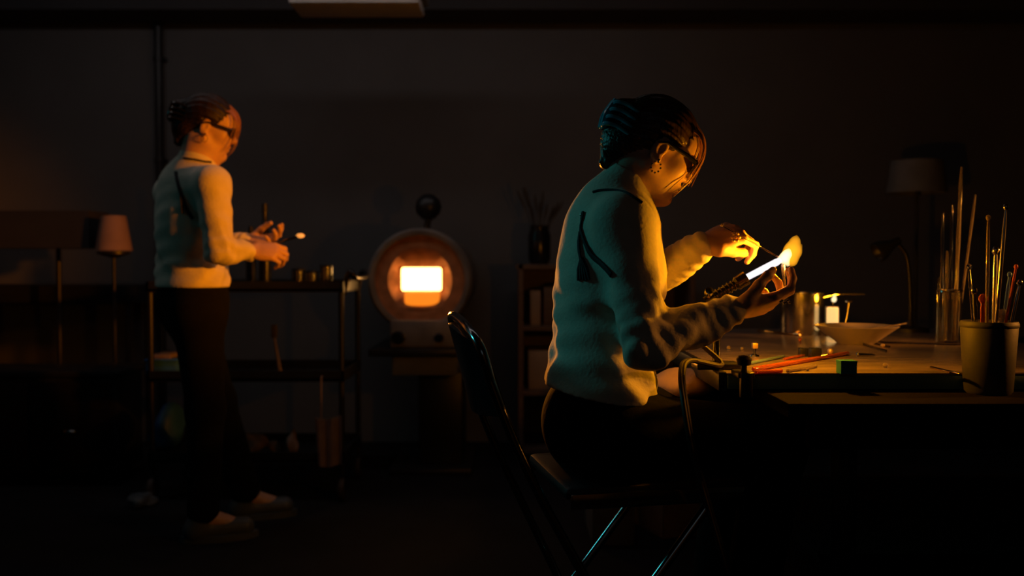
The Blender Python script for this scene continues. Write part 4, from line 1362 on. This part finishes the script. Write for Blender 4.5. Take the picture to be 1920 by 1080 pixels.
P1, L1, tips1, surf1 = person('seated person in a cream long sleeve top and dark glasses working glass in a flame', (pel.x, pel.y, 0), J, 0.0035, Rh, Rt, hem,
                              bounds=((-0.02, 1.72, -0.0), (0.76, 2.58, 1.45)))
# navy cord round the collar and the tasselled strap down the back
pts = [surf1(x, y, .004) for x, y in ((1112, 360), (1124, 357), (1140, 356), (1158, 357), (1176, 362), (1192, 372), (1204, 380))]
G().tube(curve_pts(pts, 4), .0032, 8).build('collar_cord', M['strap'], P1, label='dark cord round the collar')
g = G()
g.tube(curve_pts([surf1(x, y, .003) for x, y in ((1093, 398), (1091, 410), (1088, 428), (1092, 444), (1099, 462), (1110, 480), (1124, 492), (1138, 506), (1146, 516))], 4), [.0075] * 5 + [.005] * 4 + [.0065] * 8 + [.0085] * 16, 8, flat=.5)
g.build('back_strap', M['strap'], P1, label='dark strap running under the arm')
g = G()
g.tube(curve_pts([surf1(x, y, .003) for x, y in ((1087, 434), (1085, 452), (1086, 472), (1090, 494))], 4), [.006] * 4 + [.0075] * 5 + [.0065] * 4, 8, flat=.5)
for dx in (-7, -3, 1, 5, 9):
    g.tube([surf1(1091, 484, .004), surf1(1092 + dx, 506, .004), surf1(1093 + dx * 1.3, 524 + (dx % 3), .004)], [.005, .0046, .003], 6)
g.build('tassel', M['strap'], P1, label='dark tassel on the back of the top')
g = G()
g.ball(surf1(1091, 403, .003), .005, 10)
g.build('strap_button', M['steel'], P1)
# ring and bracelet
t = at(1379, 445, 2.02)
g = G()
for i in range(6):
    a = i * math.pi / 3
    g.ball(t + V3(.008 * math.cos(a), -.002, .008 * math.sin(a)), .0042, 8)
g.ball(t, .004, 8)
g.build('flower_ring', M['satin'], P1, label='gold flower shaped ring')
t = at(1471, 566, 1.90)
g = G()
for i in range(6):
    g.ball(t + V3(-.009 + .004 * i, 0, .003 * math.sin(i * 2)), .003, 8)
g.build('finger_ring', M['steel'], P1)
# thin glass rod held in the far hand, and the pale glass point in the near hand
e0, e1 = at(1354, 422, 2.03), at(1463, 484, 2.03)
g = thing('held_rod', 'thin glass rod held in the far hand above the torch', 'glass rod', e0)
G().tube([e0, e0 * .5 + e1 * .5, e1], [.0022, .002, .0018], 8).build('rod_shaft', M['glass'], g)
G().ball(e0, .0042, 10).build('rod_knob', M['milky'], g)
e0, e1 = at(1472, 548, 1.93), at(1468, 498, 2.025)
tag(G().tube([e0, e0 * .45 + e1 * .55, e1], [.0012, .003, .0045], 8).build('glass_point', M['milky']), 'pale pointed glass piece held up into the flame by the near hand', 'glass')

# white paper on the knees under the bench edge
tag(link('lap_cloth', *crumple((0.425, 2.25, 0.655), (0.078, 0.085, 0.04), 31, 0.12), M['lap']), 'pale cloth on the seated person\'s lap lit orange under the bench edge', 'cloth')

# ================================================================== standing person
ya2 = math.radians(30)
fw2 = V3(math.cos(ya2), math.sin(ya2), 0)
lf2 = V3(-math.sin(ya2), math.cos(ya2), 0)
pel2 = at(362, 560, 3.32)
J2 = dict(pelvis=pel2, chest=at(352, 400, 3.32), neck=at(372, 300, 3.32), head=at(392, 240, 3.32),
          sh_r=at(398, 345, 3.19), el_r=at(412, 468, 3.15), wr_r=at(470, 472, 3.24),
          sh_l=at(322, 362, 3.43), el_l=at(360, 470, 3.52), wr_l=at(462, 456, 3.40),
          hand_r=dict(f=(0.90, 0.2, 0.0), n=(0.1, 0.7, -0.5), curl=[(0.6, 0.9, 0.3), (0.7, 0.95, 0.4), (0.75, 1.0, 0.4), (0.8, 1.0, 0.5)], thumb=(0.75, 0.5, 0.45)),
          hand_l=dict(f=(0.9, -0.1, 0.05), n=(0.1, -0.6, 0.6), curl=[(0.3, 0.6, 0.3), (0.4, 0.7, 0.4), (0.5, 0.7, 0.4), (0.6, 0.8, 0.4)], thumb=(0.7, 0.5, 0.4)),
          hip_r=pel2 + lf2 * -.085 + V3(0, 0, -.05), hip_l=pel2 + lf2 * .085 + V3(0, 0, -.05),
          kn_r=V3(-1.10, 3.24, 0.47), kn_l=V3(-1.13, 3.46, 0.47), an_r=V3(-1.105, 3.22, 0.085), an_l=V3(-1.03, 3.50, 0.085),
          toe=V3(math.cos(.3), math.sin(.3), 0), shoe_mat=M['shoe'], clip_mat=M['gloss'], hair_mat=M['dhair'])
Rh2 = frame(math.radians(14), math.radians(14))
Rt2 = frame(ya2, math.radians(4))
hem2 = (at(360, 538, 3.32), Vector((0, 0, -1)))
P2, L2, tips2, surf2 = person('standing person in a cream long sleeve top and black trousers beside the tool cart', (pel2.x, pel2.y, 0), J2, 0.005, Rh2, Rt2, hem2,
                              bounds=((-1.50, 2.94, -0.0), (-0.70, 3.78, 1.68)))
g = G()
g.tube(curve_pts([surf2(x, y, .004) for x, y in ((330, 322), (333, 340), (340, 365), (350, 392), (362, 410))], 4), .007, 8, flat=.5)
g.tube(curve_pts([surf2(x, y, .004) for x, y in ((336, 350), (340, 375), (342, 400))], 4), .008, 8, flat=.5)
g.build('back_strap', M['strap'], P2, label='dark strap across the back')
pts = [surf2(x, y, .005) for x, y in ((344, 296), (356, 298), (370, 300), (384, 303), (396, 304))]
G().tube(curve_pts(pts, 4), .004, 8).build('collar_cord', M['strap'], P2, label='dark cord round the collar')
e0, e1 = at(500, 462, 3.30), at(563, 442, 3.34)
g = thing('small_glass_piece', 'small glinting glass piece held out by the standing person', 'glass', e0)
G().tube([e0, e1], .0035, 8).build('holding_stick', M['tube'], g)
G().ball(e1, (.016, .010, .009), 12).build('glass_blob', M['glintglass'], g, label='glass end made to glow for its glint')
